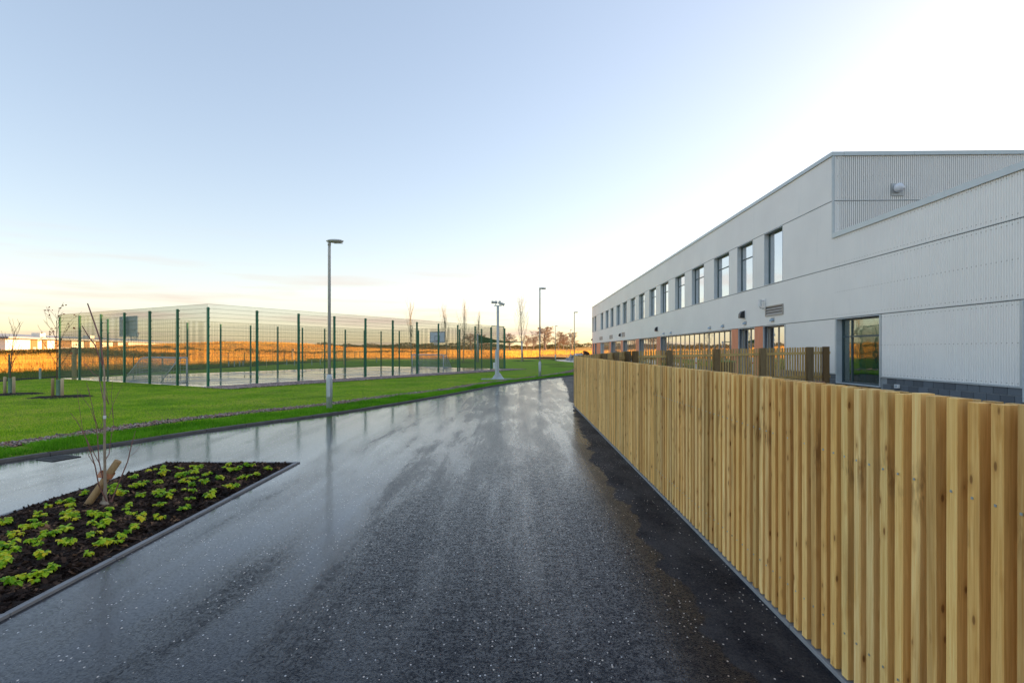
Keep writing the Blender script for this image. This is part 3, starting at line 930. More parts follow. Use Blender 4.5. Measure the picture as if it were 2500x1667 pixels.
# ---------------------------------------------------------------- trees
def tree_mesh(seed, H, r0, spread, levels, nb, up=.35, trunk_frac=.35, leader=True, seglen=1.0, nside=4, minr=.004, twig=0):
    r = random.Random(seed); T = MB(); B = MB(); tips = []
    def grow(p, d, L, rad, lev, mbx):
        n = 4 if lev < 2 else 3
        pts = [p.copy()]; rads = [rad]; q = p.copy(); dd = d.copy()
        for k in range(n):
            w = Vector((r.gauss(0,1), r.gauss(0,1), r.gauss(0,.6)))*(.10 if lev else .04)
            dd = (dd + w + Vector((0,0,up*.22*(1 if lev else 0)))).normalized()
            q = q + dd*(L/n); pts.append(q.copy()); rads.append(max(minr, rad*(1-.75*(k+1)/n)))
        mbx.tube(pts, rads, 6 if lev == 0 else (nside if lev < 2 else 3), False)
        if lev >= levels:
            tips.append((pts[-1], dd)); tips.append((pts[-2], dd)); return
        cnt = nb[min(lev, len(nb)-1)]
        for i in range(cnt):
            t = (trunk_frac + (1-trunk_frac)*(i+r.random()*.8)/cnt) if lev == 0 else (.2+.8*(i+r.random())/cnt)
            t = min(t, .98); f = t*n; j = min(int(f), n-1)
            pp = pts[j].lerp(pts[j+1], f-j); rr = rads[j]+(rads[j+1]-rads[j])*(f-j)
            a = r.random()*6.28 if lev else i*2.4+r.random()*.6
            pd = (pts[j+1]-pts[j]).normalized(); o = pd.orthogonal().normalized(); o2 = pd.cross(o)
            side = o*math.cos(a)+o2*math.sin(a)
            nd = (pd*(1-spread) + side*spread + Vector((0,0,up))).normalized()
            LL_ = L*(.42 if lev == 0 else .55)*(1.15-.65*t if lev == 0 else 1.0)*r.uniform(.75,1.2)
            grow(pp, nd, LL_, max(minr, rr*.55), lev+1, B)
    grow(Vector((0,0,0)), Vector((r.uniform(-.03,.03), r.uniform(-.03,.03), 1)).normalized(), H*.98, r0, 0, T)
    return T, B, tips

def leaf_cards(mb, tips, n, size, seed):
    r = random.Random(seed)
    for _ in range(n):
        p, d = tips[r.randrange(len(tips))]
        p = p + Vector((r.gauss(0,1), r.gauss(0,1), r.gauss(0,1)))*size*.5
        a = Vector((r.gauss(0,1), r.gauss(0,1), r.gauss(0,.7))).normalized(); b = a.orthogonal().normalized()
        c_ = a.cross(b); s = size*r.uniform(.7,1.3)
        mb.add([p, p+(a*.5+b*.35+c_*.1)*s, p+a*s, p+(a*.5-b*.35+c_*.1)*s], [(0,1,2,3)])

# staked young trees on the lawn
def staked_tree(loc, H, seed, label, leaves):
    e = empty('young_tree', loc, 0, label, 'tree', 'staked young trees on the lawn')
    T, B, tips = tree_mesh(seed, H*.84, .026, .46, 2, [11, 3], up=.42, trunk_frac=.33, minr=.0045)
    T.build('trunk', M['bark'], e, True); B.build('crown', M['bark'], e, True)
    if leaves:
        L = MB(); leaf_cards(L, tips, leaves, .085, seed); L.build('leaf_cluster', M['red_leaf'], e)['kind'] = 'stuff'
    return e
def stake_pair(x, y, z):
    for k, dx in enumerate((-.17, .17)):
        m = MB(); m.tube([(0,0,-.1),(0,0,.62),(0,0,.655)], [.047,.047,.038], 10)
        o = m.build('tree_stake', M['stake_pale'], None, True, (x+dx, y-.03, z))
        yield o
def tube_guard(x, y, z, h, r_, mat):
    m = MB(); n = 12
    m.lathe([(r_*1.06,0),(r_,.02),(r_,h-.015),(r_*1.08,h)], n)
    return m.build('tree_guard', mat, None, True, (x, y, z))
for i, (px_, py_, H, lv, nm) in enumerate(((142, 968, 3.3, 46, 'with a few red leaves beside court corner'), (24.5, 962, 2.95, 0, 'bare and thin at far left of lawn'))):
    p = G(px_, py_, ZL)
    staked_tree((p.x, p.y, ZL), H, 21+i*4, 'young tree ' + nm, lv)
    for o, s in zip(stake_pair(p.x, p.y, ZL), ('left', 'right')):
        tag(o, f"pale round stake on the {s} of the young tree {'at far left' if i else 'by the court corner'}", 'stake', 'short stakes at the young trees')
    tag(tube_guard(p.x, p.y+.02, ZL, .60, .075, M['tube_green']), f"green plastic guard round the young tree {'at far left' if i else 'by the court corner'}", 'tree guard', 'green guards on the young trees')
    soil_patch('tree_pit', (p.x+.25, p.y-.1), 1.0, .85, ZL, 'dark earth round the young tree', .04, i)

# tall slender trees behind the court
def slender(x, y, H, seed, label, wide=.30, nbr=22):
    e = empty('slender_tree', (x, y, max(hz(x, y), ZL if y < 95 else -9)), 0, label, 'tree', 'tall slender bare trees behind the court')
    T, B, tips = tree_mesh(seed, H, .07, wide, 2, [nbr, 5], up=.62, trunk_frac=.25, minr=.0065)
    T.build('trunk', M['bark_pale'], e, True); B.build('crown', M['bark_pale'], e)
slender(1.72, 82, 8.8, 31, 'tallest slender bare tree, standing right of the court gate', .42, 34)
slender(-13.0, 69, 6.6, 32, 'slender bare tree left of the far basketball board')
slender(-8.4, 68, 6.2, 33, 'slender bare tree just right of the far basketball board')
slender(-6.6, 72, 7.1, 34, 'slender bare tree between far board and green shade sail')
slender(-5.1, 76, 6.0, 35, 'slender bare tree behind the green shade sail')
soil_patch('tree_pit', (1.72, 81.6), 2.0, 1.7, ZL, 'dark earth round the tallest slender tree', .05, 9)
for i, (x, y) in enumerate(((-8.4, 67.5), (-6.6, 71.5))): soil_patch('tree_pit', (x, y), 1.3, 1.2, ZL, 'dark earth round a slender tree', .05, 10+i)

# broad bare trees on the skyline
tv = []
for s_ in range(4):
    T, B, tips = tree_mesh(50+s_, 0.86, .032, .66, 4, [11, 6, 5, 4], up=.20, trunk_frac=.20, minr=.0032)
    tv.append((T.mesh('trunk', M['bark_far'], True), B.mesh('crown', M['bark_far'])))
def far_tree(px_, top, D, var, label, wide=1.0, grp='bare trees on the skyline'):
    x = (px_-CX)/F*D; z = hz(x, D)-.1; H = EYE+(HY-top)/F*D - z
    H *= 1.0
    e = empty('bare_tree', (x, D, z), rnd.uniform(0, 6), label, 'tree', grp)
    for nm, me_ in zip(('trunk', 'crown'), tv[var]):
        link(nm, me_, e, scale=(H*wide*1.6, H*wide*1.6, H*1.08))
for a in ((1331, 800, 215, 0, 'largest broad bare tree on skyline right of second lamp', 1.15),
          (1302, 822, 200, 2, 'small bare tree on skyline just left of second lamp', .9),
          (1363, 814, 220, 1, 'bare tree on skyline behind the third lamp column', .9),
          (1375, 817, 225, 3, 'narrow bare tree right of the third lamp column', .7),
          (1397, 813, 230, 0, 'bare tree on skyline beside the school end', .9),
          (1285, 822, 205, 1, 'leaning bare tree on skyline right of tallest slender tree', .9),
          (1245, 815, 210, 3, 'bare tree on skyline right of the court gate', 1.1),
          (1150, 816, 205, 2, 'broad bare tree on skyline behind green shade sail', 1.25),
          (1176, 818, 215, 0, 'bare tree on skyline under the green shade sail', 1.0)):
    far_tree(*a)
for a in ((623, 832, 175, 1, 'left bare bush tree on the orange hill', 1.3), (650, 836, 170, 2, 'round bare bush tree on the orange hill', 1.5), (716, 842, 185, 0, 'small bare bush tree right on the orange hill', 1.5), (430, 848, 120, 3, 'reddish bare bush beside the white shed end', 1.2)):
    far_tree(*a, grp='bush trees on the hill')

# hedge bank on the left
r = np.random.RandomState(41); n = 34000
t_ = r.rand(n); hx = -100 + t_*44; hy = 96 + 6*np.sin(t_*5) + r.normal(0, 1.6, n)
top = 1.0 + .45*bumps(hx, hy, 9)
z = height(hx, hy) + r.rand(n)**.7*top
q = []
a = r.uniform(0, 6.28, n); s = r.uniform(.07, .2, n)
c0 = np.stack([hx,hy,z],-1); d1 = np.stack([np.cos(a)*s, np.sin(a)*s, r.normal(0,.6,n)*s],-1); d2 = np.stack([-np.sin(a)*s*.4, np.cos(a)*s*.4, np.abs(r.normal(0,1,n))*s],-1)
o = np_mesh('hedge', np.stack([c0-d1*.5, c0+d2*.6, c0+d1*.6],1), 3, M['hedge_leaf'])
tag(o, 'dark scrubby hedge bank in front of the white shed', kind='stuff')

def wood_belt(name, x0, x1, y0, wob, h, n, seed, label, sz):
    r = np.random.RandomState(seed)
    t_ = r.rand(n); x = x0+(x1-x0)*t_; y = y0+wob*np.sin(t_*9)+r.normal(0, h*.8, n)
    top = h*np.clip(.55+.75*bumps(x, y*.3, h*9)+.45*bumps(x, y*.2, h*2.6), .12, 1.6)
    z = height(x, y)+r.rand(n)**.8*top
    a = r.uniform(0, 6.28, n); s_ = r.uniform(.5, 1.3, n)*sz
    c0 = np.stack([x,y,z],-1); d1 = np.stack([np.cos(a)*s_, np.sin(a)*s_, r.normal(0,.4,n)*s_],-1); d2 = np.stack([-np.sin(a)*s_*.2, np.cos(a)*s_*.2, r.uniform(.4,1.3,n)*s_],-1)
    tag(np_mesh(name, np.stack([c0-d1*.5, c0+d2*.7, c0+d1*.5],1), 3, M['hedge_leaf']), label, kind='stuff')
wood_belt('far_wood', -330, 40, 330, 14, 3.0, 26000, 44, 'low dark hedgerows and scrub along the far side of the field', .5)
wood_belt('far_wood', -700, 260, 820, 40, 10, 26000, 45, 'distant brown woodland along the horizon', 1.6)
wood_belt('scrub', -120, -20, 138, 9, .9, 12000, 46, 'patches of brown scrub on the orange field', .22)

# ---------------------------------------------------------------- far white shed
def shed():
    c0 = Vector((-(CX-15)/F*122, 122, 0)); D1 = 216
    c1 = Vector((-(CX-425)/F*D1, D1, 0))
    d = (c1-c0); L = d.length; d.normalize(); ang = math.atan2(d.y, d.x)
    zb = hz(c0.x, c0.y)-.3
    e = empty('white_shed', (c0.x, c0.y, zb), ang, 'long low white industrial shed glowing in sunset light behind the hedge', 'building')
    H = EYE + (HY-826)/F*122 - zb
    m = MB(); m.box(0, L, .15, 26, 0, H); m.build('wall', M['wall_shed'], e)
    segs = [(0.09,.115),(.135,.155),(.19,.265),(.33,.36),(.395,.43),(.50,.53),(.57,.60)]
    for a, b in segs:
        m = MB(); m.box(L*a, L*b, -.02, .149, 0.2, H-.15); w = m.build('cladding_bay', M['shed_brown'], e)
        m = MB(); m.box(L*a+.6, L*b-.6, -.06, -.021, .2, H*.42); m.build('loading_door', M['shed_roof'], w)
    m = MB(); m.box(L*.66, L*.93, -.05, .149, .2, H*.62); m.build('dark_opening', M['shed_brown'], e)
    m = MB()
    m.add([(-1.2,-1.2,H+.02),(L+1,-1.2,H+.02),(L+1,14,H+1.3),(-1.2,14,H+1.3),(-1.2,27,H+.02),(L+1,27,H+.02),
           (-1.2,-1.2,H+.4),(L+1,-1.2,H+.4),(L+1,14,H+1.7),(-1.2,14,H+1.7),(-1.2,27,H+.4),(L+1,27,H+.4)],
          [(0,3,2,1),(3,4,5,2),(6,7,8,9),(9,8,11,10),(0,1,7,6),(4,10,11,5),(0,6,9,3),(3,9,10,4),(1,2,8,7),(2,5,11,8)])
    rf = m.build('roof', M['shed_roof'], e)
    for k in (.22, .47):
        m = MB(); m.box(L*k, L*k+2.2, 5, 7, H+.9, H+1.9); m.build('roof_vent', M['wall_shed'], rf)
shed()

# ---------------------------------------------------------------- school building
def px2D(x): return 13.46*1300/(x-1282)
BR = -math.atan(32/1300)
school = empty('school_building', (13.46, 0, 0), BR, 'long grey corrugated school building with a row of tall windows', 'building')
PITCH, AMP = 0.084, 0.016
def corr_mesh(L, H):
    n = max(1, int(round(L/PITCH)))*8
    prof = AMP*np.array([-2.3, -1.9, 0.55, 0.92, 1.0, 0.92, 0.55, -1.9])      # broad crowns, narrow valleys
    u = np.linspace(0, L, n+1); w = prof[np.arange(n+1) % 8]
    v0 = np.stack([-w, u, np.zeros(n+1)], -1); v1 = np.stack([-w, u, np.full(n+1, H)], -1)
    v = np.concatenate([v0, v1]); i = np.arange(n)
    f = np.stack([i+1, i, i+n+1, i+n+2], -1)
    me = bpy.data.meshes.new('cladding_panel'); me.from_pydata(v.tolist(), [], f.tolist())
    me.materials.append(M['cladding']); me.polygons.foreach_set('use_smooth', [True]*len(f)); me.update()
    return me
def panel(y0, y1, z0, z1):
    return link('cladding_panel', corr_mesh(y1-y0, z1-z0), school, (0, y0, z0))
Z1, Z2, Z3, ZLOW, ZTOP, ZP = 3.07, 5.29, 8.23, 6.79, 10.36, 0.69
Y0, YG, YE = 8.0, 23.3, 107.0
g = .014
# full length bands
panel(Y0, YE, Z1+g, Z2-g)
panel(Y0, YG, Z2+g, ZLOW-.2)
panel(YG, YE, Z3+g, ZTOP-.15)
# window band
rights = [1925,1640,1413,1172,988,832,713,603,515,435,370,305,258,207,141,115]
lefts  = [1748,1490,1268,1055,895,755,648,548,468,393,333,277,230,183,122,100]
wins = [(px2D(1420+b/3.92), px2D(1420+a/3.92)) for a, b in zip(lefts, rights)]
prev = YG
for a, b in wins:
    if a > prev+.05: panel(prev, a, Z2+g, Z3-g)
    prev = b
panel(prev, YE, Z2+g, Z3-g)
REC = .28
def reveal_frame(m, a, b, z0, z1, dep, t=.03):
    m.box(-.016, dep, a-.001, a+t, z0, z1); m.box(-.016, dep, b-t, b+.001, z0, z1)
    m.box(-.017, dep, a+t, b-t, z1-t, z1); m.box(-.030, dep, a+t, b-t, z0, z0+t)
def window(a, b, z0, z1, dep, fr, glass, trans=None, mull=(), reveal='reveal', fw=.06, name='window', jamb_mat=None):
    """frame = the window object; panes and reveal are its children"""
    m = MB(); t = .03
    x0, x1 = dep-.05, dep+.02
    A, B_, ZA, ZB = a+t, b-t, z0+t, z1-t
    m.box(x0, x1, A, A+fw, ZA, ZB); m.box(x0, x1, B_-fw, B_, ZA, ZB)
    m.box(x0, x1, A+fw, B_-fw, ZB-fw, ZB); m.box(x0, x1, A+fw, B_-fw, ZA, ZA+fw)
    ys = [A+fw] + [y for y in mull] + [B_-fw]
    for y in mull: m.box(x0+.002, x1-.002, y-fw*.5, y+fw*.5, ZA+fw, ZB-fw)
    if trans is not None:
        edges = [A+fw] + sum([[y-fw*.5, y+fw*.5] for y in mull], []) + [B_-fw]
        for k in range(0, len(edges), 2):
            for tz in (trans if hasattr(trans, '__len__') else [trans]):
                if tz is not None: m.box(x0+.002, x1-.002, edges[k], edges[k+1], tz-fw*.5, tz+fw*.5)
    w = m.build(name, fr, school)
    r_ = MB(); reveal_frame(r_, a, b, z0, z1, dep-.05); r_.build('reveal', M[reveal], w)
    for k in range(len(ys)-1):
        ya = ys[k] + (fw*.5 if k else 0); yb = ys[k+1] - (fw*.5 if k < len(ys)-2 else 0)
        zs = [ZA+fw] + ([q for q in (trans if hasattr(trans, '__len__') else [trans])] if trans is not None else []) + [ZB-fw]
        for j in range(len(zs)-1):
            za = zs[j] + (fw*.5 if j else 0); zb = zs[j+1] - (fw*.5 if j < len(zs)-2 else 0)
            p_ = MB(); p_.box(dep-.012, dep-.004, ya-.005, yb+.005, za-.005, zb+.005)
            p_.build('pane', glass, w)
    return w
for k, (a, b) in enumerate(wins):
    wd = b-a
    if k == 0: window(a, b, Z2+.02, Z3-.01, REC, M['frame_teal'], M['glass_upper'])
    else:
        tr = Z2+(Z3-Z2)*.70
        mu = [b-wd*.32] if k in (3, 5, 7, 9, 11) else ()
        window(a, b, Z2+.02, Z3-.01, REC, M['frame_teal'], M['glass_upper'], tr, mu)
# ground floor: near end
window(10.2, 14.4, .30, Z1-.01, REC, M['frame_teal'], M['glass_upper'], 2.2)
panel(14.4, 20.2, ZP+.03, Z1-g)
window(20.2, 23.05, .29, Z1-.01, REC, M['frame_teal'], M['glass_clear'], 2.28, [22.35], fw=.07)
panel(23.05, 27.6, ZP+.03, Z1-g)
# ground floor openings and timber columns
cols = [(30.1, 31.2), (33.6, 34.7), (52.9, 54.4), (62.9, 64.6), (73.1, 74.9), (83.3, 85.0), (95.0, 100.0), (102.5, 104.0), (105.5, YE)]
opens = [(27.6, 30.1), (31.2, 33.6), (34.7, 52.9), (54.4, 62.9), (64.6, 73.1), (74.9, 83.3), (85.0, 95.0), (100.0, 102.5), (104.0, 105.5)]
for a, b in cols:
    m = MB()
    n_ = max(3, int((b-a)/.14)); w_ = (b-a)/n_
    m.box(-.004, .30, a, b, 0.02, Z1-.02)
    co = m.build('timber_column', M['orange_timber'], school)
    st = MB(); st.box(-.026, -.0045, .012, w_-.012, 0.03, Z1-.03); stm = st.mesh('batten', M['orange_timber'])
    for i in range(n_): link('batten', stm, co, (0, a+i*w_, 0))
    if b-a < 3:
        m = MB(); m.tube([(.10, a-.09, .02), (.10, a-.09, Z1-.03)], .055, 8); m.build('downpipe', M['pipe_dark'], school, True)
for k, (a, b) in enumerate(opens):
    wd = b-a
    if wd < 3: mu = [a+wd*.5]
    elif wd > 15: mu = [a+wd*f for f in (.055,.11,.165,.22,.28,.34,.40,.47,.54,.61,.68,.76,.83,.90,.95)]
    else: mu = [a+wd*f for f in (.14,.30,.46,.60,.74,.88)]
    tr = None if k < 2 else ([.95, 1.55] if k == 2 else 1.0)
    window(a+.002, b-.002, .06, Z1-.012, .30, M['frame_beige'], M['glass_ground'], tr, mu, fw=.075)
# block plinth
pl = MB(); pl.box(.022, .3, 14.43, 20.17, 0, ZP-.02); pl.box(.022, .3, 23.08, 27.57, 0, ZP-.02); pl.build('mortar_bed', M['mortar'], school)
bw, bh = .44, .215
blk = MB(); blk.cbox(.004, .04, .004, .436, .004, .211, .004); blkm = blk.mesh('block', M['block'])
hb = MB(); hb.cbox(.004, .04, .004, .212, .004, .211, .004); hbm = hb.mesh('block', M['block'])
for s0, s1 in ((14.43, 20.17), (23.08, 27.57)):
    for row in range(3):
        y = s0; z = ZP-.02-(row+1)*.2225
        if row % 2:
            link('block', hbm, school, (0, y, z)); y += .225
        while y+.44 < s1:
            link('block', blkm, school, (0, y, z)); y += .45
# flashings, joints, corner trims, copings
def trim(name, x0, x1, y0, y1, z0, z1, mat): m = MB(); m.box(x0, x1, y0, y1, z0, z1); return m.build(name, M[mat], school)
trim('joint', .012, .03, Y0, YE, Z1-g, Z1+g, 'joint_dark'); trim('flashing', -.022, .012, Y0, YE, Z1+g-.002, Z1+g+.016, 'trim')
trim('joint', .012, .03, Y0, YE, Z2-g, Z2+g, 'joint_dark'); trim('flashing', -.020, .012, Y0, YE, Z2+g-.004, Z2+g+.012, 'trim')
trim('joint', .012, .03, YG, YE, Z3-g, Z3+g, 'joint_dark'); trim('flashing', -.020, .012, YG, YE, Z3+g-.004, Z3+g+.012, 'trim')
trim('plinth_flashing', -.035, .04, 14.4, 20.2, ZP-.02, ZP+.035, 'trim'); trim('plinth_flashing', -.035, .04, 23.05, 27.6, ZP-.02, ZP+.035, 'trim')
trim('jamb_trim', -.018, .05, 14.40, 14.47, ZP+.036, Z1-.02, 'trim'); trim('jamb_trim', -.018, .05, 20.13, 20.199, ZP+.036, Z1-.02, 'trim')
trim('jamb_trim', -.018, .05, 23.051, 23.12, ZP+.036, Z1-.02, 'trim'); trim('jamb_trim', -.018, .05, 27.52, 27.599, ZP+.036, Z1-.02, 'trim')
def coping(x0, x1, y0, y1, z0, z1, step, alongy=True):
    s0, s1 = (y0, y1) if alongy else (x0, x1)
    s = s0
    while s < s1-.01:
        e_ = min(s+step, s1)
        m = MB()
        if alongy: m.box(x0, x1, s+.003, e_-.003, z0, z1)
        else: m.box(s+.003, e_-.003, y0, y1, z0, z1)
        m.build('coping', M['coping'], school); s = e_
coping(-.07, .45, Y0, YG-.08, ZLOW-.21, ZLOW, 3.0)
coping(-.07, .45, YG-.06, YE, ZTOP-.17, ZTOP, 5.0)
coping(.452, 34, YG-.07, YG+.45, ZTOP-.17, ZTOP, 3.0, False)
trim('corner_trim', -.022, .06, YG-.028, YG+.05, ZLOW-.2, ZTOP-.171, 'trim')
# gable wall facing the camera
def gable(x0, x1, z0, z1):
    o = link('cladding_panel', corr_mesh(x1-x0, z1-z0), school, (x1, YG, z0), R(90))
    return o
gable(.06, 34, ZLOW-.25, Z3-g); gable(.06, 34, Z3+g, ZTOP-.171)
trim('joint', .11, 34, YG+.012, YG+.03, Z3-g, Z3+g, 'joint_dark'); trim('flashing', .11, 34, YG-.02, YG+.012, Z3+g-.004, Z3+g+.012, 'trim')
# rows of screw heads on the nearer cladding
scr = MB()
for zz in (ZP+.10, 1.9, Z1-.12, Z1+.14, 4.2, Z2-.12, Z2+.14, ZLOW-.3):
    y = 14.4 + PITCH*1.5
    while y < 23.2:
        if not (zz < Z1 and 20.15 < y): scr.box(-.023, -.013, y-.011, y+.011, zz-.011, zz+.011)
        y += PITCH*2
for zz in (ZLOW+.2, Z3-.12, Z3+.14, 9.3, ZTOP-.3):
    x = .2
    while x < 18: scr.box(x-.011, x+.011, YG-.023, YG-.013, zz-.011, zz+.011); x += PITCH*3
so = scr.build('screw_heads', M['louvre'], school); so['kind'] = 'stuff'
# solid core, roofs and the room behind the near glazing
m = MB()
m.box(.32, 34, Y0, 20.15, 0, ZLOW-.25); m.box(5.2, 34, 20.15, YG+.02, 0, ZLOW-.25); m.box(.32, 5.2, 20.15, YG+.02, 3.1, ZLOW-.25)
m.box(.32, 34, YG+.021, YE, 0, ZTOP-.2)
m.build('core', M['core'], school)
m = MB(); m.box(.02, .32, YE-.02, YE+.0, 0, ZTOP-.2); m.box(.02, 34, YE+.001, YE+.02, 0, ZTOP-.2); m.build('end_wall', M['cladding'], school)
m = MB(); m.box(.31, 5.19, 20.16, YG, .0, .29); m.build('room_floor', M['room_floor'], school)
m = MB(); m.box(5.1, 5.19, 20.16, YG, .29, 3.09); m.box(.36, 5.1, YG-.06, YG, .29, 3.09); m.box(.36, 5.1, 20.16, 20.2, .29, 3.09); m.build('room_wall', M['room_wall'], school)
m = MB(); m.box(1.2, 1.35, 22.2, 22.36, .29, 3.0); m.box(.9, 1.6, 22.5, 22.9, .29, 1.5); m.build('room_fitting', M['room_teal'], school)
m = MB(); m.cbox(1.0, 1.5, 21.0, 21.5, .3, 1.15, .06); m.cbox(2.2, 2.7, 20.6, 21.4, .3, 2.0, .05); m.box(1.9,2.1,21.55,21.62,.3,1.9); m.build('room_furniture', M['room_cream'], school)

# fittings on the wall
def wall_pt(px_, py_):
    d = px2D(px_); z = EYE-(py_-HY)/F*d*1.0
    loc = Matrix.Rotation(BR, 4, 'Z') @ Vector((0, d, 0))
    return Vector((13.46+loc.x, loc.y, z))
def c1(x, y): return (1420+x/3.92, 500+y/3.92)
def wall_light(px_, py_, s, label):
    p = wall_pt(px_, py_)
    e = empty('wall_light', p, BR, label, 'wall light', 'black wedge lights on the school wall')
    m = MB(); m.box(-.045, -.011, -.20*s, .20*s, -.26*s, .26*s); m.build('backplate', M['white_plastic'], e)
    m = MB(); w = .15*s
    prof = [(-.046, .24*s), (-.16*s-.046, .20*s), (-.26*s-.046, .05*s), (-.28*s-.046, -.2*s), (-.046, -.2*s)]
    vs = [(x, -w, z) for x, z in prof] + [(x, w, z) for x, z in prof]
    k = len(prof)
    m.add(vs, [tuple(range(k)), tuple(range(2*k-1, k-1, -1))] + [(i, i+k, (i+1) % k+k, (i+1) % k) for i in range(k)])
    m.build('hood', M['black_plastic'], e)
    m = MB(); m.box(-.24*s-.046, -.06, -w*.8, w*.8, -.22*s, -.2*s-.001); m.build('diffuser', M['lens'], e)
for (x, y), s, nm in zip((c1(1558,1052), c1(728,1190), c1(375,1245), c1(104,1290)), (1,1,1,.9), ('nearest, left of the louvre vent', 'above the first timber column past the long glazing', 'paired with a small vent near the far end', 'at the far corner of the school')):
    wall_light(x, y, s, 'black wedge wall light ' + nm)
def dome(px_, py_, label):
    p = wall_pt(px_, py_)
    e = empty('dome_light', p, BR, label, 'dome light', 'small dome fittings above the glazing')
    m = MB(); n = 14
    vs = []; fs = []
    for i in range(5):
        a = i/4*math.pi/2
        for k in range(n):
            b = math.pi*k/(n-1)
            vs.append((-.011-.17*math.cos(a)*math.sin(b)-.01, .17*math.cos(b)*math.cos(a), .17*math.sin(a)*(.9)))
    for i in range(4):
        for k in range(n-1): fs.append((i*n+k, i*n+k+1, (i+1)*n+k+1, (i+1)*n+k))
    fs.append(tuple(range(n)))
    m.add(vs, fs); m.build('cover', M['dome_grey'], e, True)
    m = MB(); m.box(-.02, -.0105, -.19, .19, -.05, .2); m.build('backplate', M['warm_plate'], e)
for (x, y), nm in zip((c1(1830,1112), c1(1567,1143), c1(1355,1170), c1(1230,1186), c1(858,1231), c1(790,1239)),
                      ('under the louvre vent', 'under the nearest black wedge light', 'right one of the pair over the long glazing', 'left one of the pair over the long glazing', 'right one of the far pair', 'left one of the far pair')):
    dome(x, y, 'small grey dome fitting on school wall, ' + nm)
def louvre(px0, px1, py_, h, label):
    d0, d1 = px2D(px1), px2D(px0); pm_ = wall_pt((px0+px1)/2, py_)
    e = empty('louvre_vent', pm_, BR, label, 'vent', 'louvre vents on the school wall'); w = (d1-d0)/2; h2 = h/2
    m = MB()
    for a in ((-w,-w+.06,-h2,h2),(w-.06,w,-h2,h2)): m.box(-.06,-.011,*a)
    for a in ((-w+.06,w-.06,h2-.06,h2),(-w+.06,w-.06,-h2,-h2+.06)): m.box(-.06,-.011,*a)
    m.build('frame', M['louvre'], e)
    m = MB(); m.box(-.018,-.0112,-w+.061,w-.061,-h2+.061,h2-.061); m.build('backing', M['black_plastic'], e)
    ns_ = max(2, int((h-.12)/.13)); sl = MB()
    sl.add([(-.055,-w+.062,0),(-.055,w-.062,0),(-.02,w-.062,.07),(-.02,-w+.062,.07),(-.055,-w+.062,-.02),(-.055,w-.062,-.02),(-.02,w-.062,.05),(-.02,-w+.062,.05)],[(0,1,2,3),(4,7,6,5),(0,4,5,1)])
    slm = sl.mesh('slat', M['louvre'])
    for k in range(ns_): link('slat', slm, e, (0, 0, -h2+.08+k*(h-.14)/ns_))
louvre(c1(1762,0)[0], c1(1930,0)[0], c1(0,1010)[1], .56, 'wide louvre vent on school wall under the white camera box')
for x, y, nm in ((400,1242,'beside the third black wedge light'), (283,1264,'second from the far corner'), (188,1278,'nearest the far corner')):
    louvre(c1(x-14,0)[0], c1(x+14,0)[0], c1(0,y)[1], .6, 'small square vent on school wall, ' + nm)
# camera box
p = wall_pt(*c1(1755, 948))
e = empty('wall_camera', p, BR, 'white security camera with junction box above the louvre vent', 'camera')
m = MB(); m.box(-.07, -.011, -.17, .12, -.30, -.02); m.box(-.07, -.011, -.17, .12, -.005, .28); m.build('junction_box', M['white_plastic'], e)
m = MB(); m.box(-.30, -.071, -.03, .03, .14, .20); m.tube([(-.30,.0,.24),(-.30,.0,-.14)], .10, 10); m.build('camera_body', M['white_plastic'], e, False)
m = MB(); m.tube([(-.30,0,-.14),(-.27,-.02,-.24),(-.12,-.05,-.27),(-.06,-.06,-.22)], .014, 5); m.build('cable', M['black_plastic'], e)
# globe light on the gable
gx_ = 13.46 + 23.3*.0246 + 2.75
e = empty('globe_light', (gx_, 23.3+math.sin(BR)*2.75, 8.70), BR, 'round globe light on the upper gable wall', 'wall light')
m = MB(); m.box(-.26, .26, -.05, -.011, -.28, .26); m.build('backplate', M['warm_plate'], e)
m = MB(); m.lathe([(.02,-.20)]+[(.20*math.cos(a), .20*math.sin(a)) for a in np.linspace(-1.4,1.4,13)]+[(.02,.20)], 20, (-.01,-.16,.04)); m.build('globe', M['globe'], e, True)
# junction box on the plinth
p = wall_pt(1900+697/2.375, 340+1432/2.375)
e = empty('socket_box', p, BR, 'small white socket box on the grey block plinth', 'socket box')
m = MB(); m.cbox(-.10, -.005, -.10, .10, -.06, .07, .012); m.build('casing', M['white_plastic'], e)
m = MB(); m.box(-.106, -.101, -.06, .06, -.03, .04); m.build('cover', M['dome_grey'], e)

# ---------------------------------------------------------------- timber fences
FH = 1.515
def fx(d): return 1.66 + .0132*d
front = empty('timber_fence', (fx(0), 0, 0), 0, 'long pale new timber batten fence running beside the road', 'fence')
bat = []
for k in range(6):
    m = MB(); h = FH + (-.006, -.003, 0, .001, .003, .005)[k]
    m.cbox(0, .062, 0, .050, .035, h, .003); bm_ = m.mesh('batten', [M['new_pine'], M['shaded_pine']])      # sides in a darker copy of the front pine, gap shade painted in
    for f_ in bm_.polygons:
        if abs(f_.normal.y) > .9: f_.material_index = 1
    bat.append(bm_)
d = .30; k = 0
lean = R(.35)
while d < 15.9:
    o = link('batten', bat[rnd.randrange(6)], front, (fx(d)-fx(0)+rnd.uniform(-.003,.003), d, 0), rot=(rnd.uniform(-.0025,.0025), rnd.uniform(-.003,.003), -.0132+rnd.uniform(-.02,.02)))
    d += .0955 + rnd.uniform(-.002, .002)
bk = MB(); bk.cbox(0, .030, 0, .062, .035, FH-.006, .003); bkm = bk.mesh('gap_light_blocker', M['old_pine'])  # back row added to keep light out of the batten gaps
d = .3435
while d < 15.85:
    link('gap_light_blocker', bkm, front, (fx(d)-fx(0)+.103, d, 0), rot=(0, 0, -.0132)); d += .0955
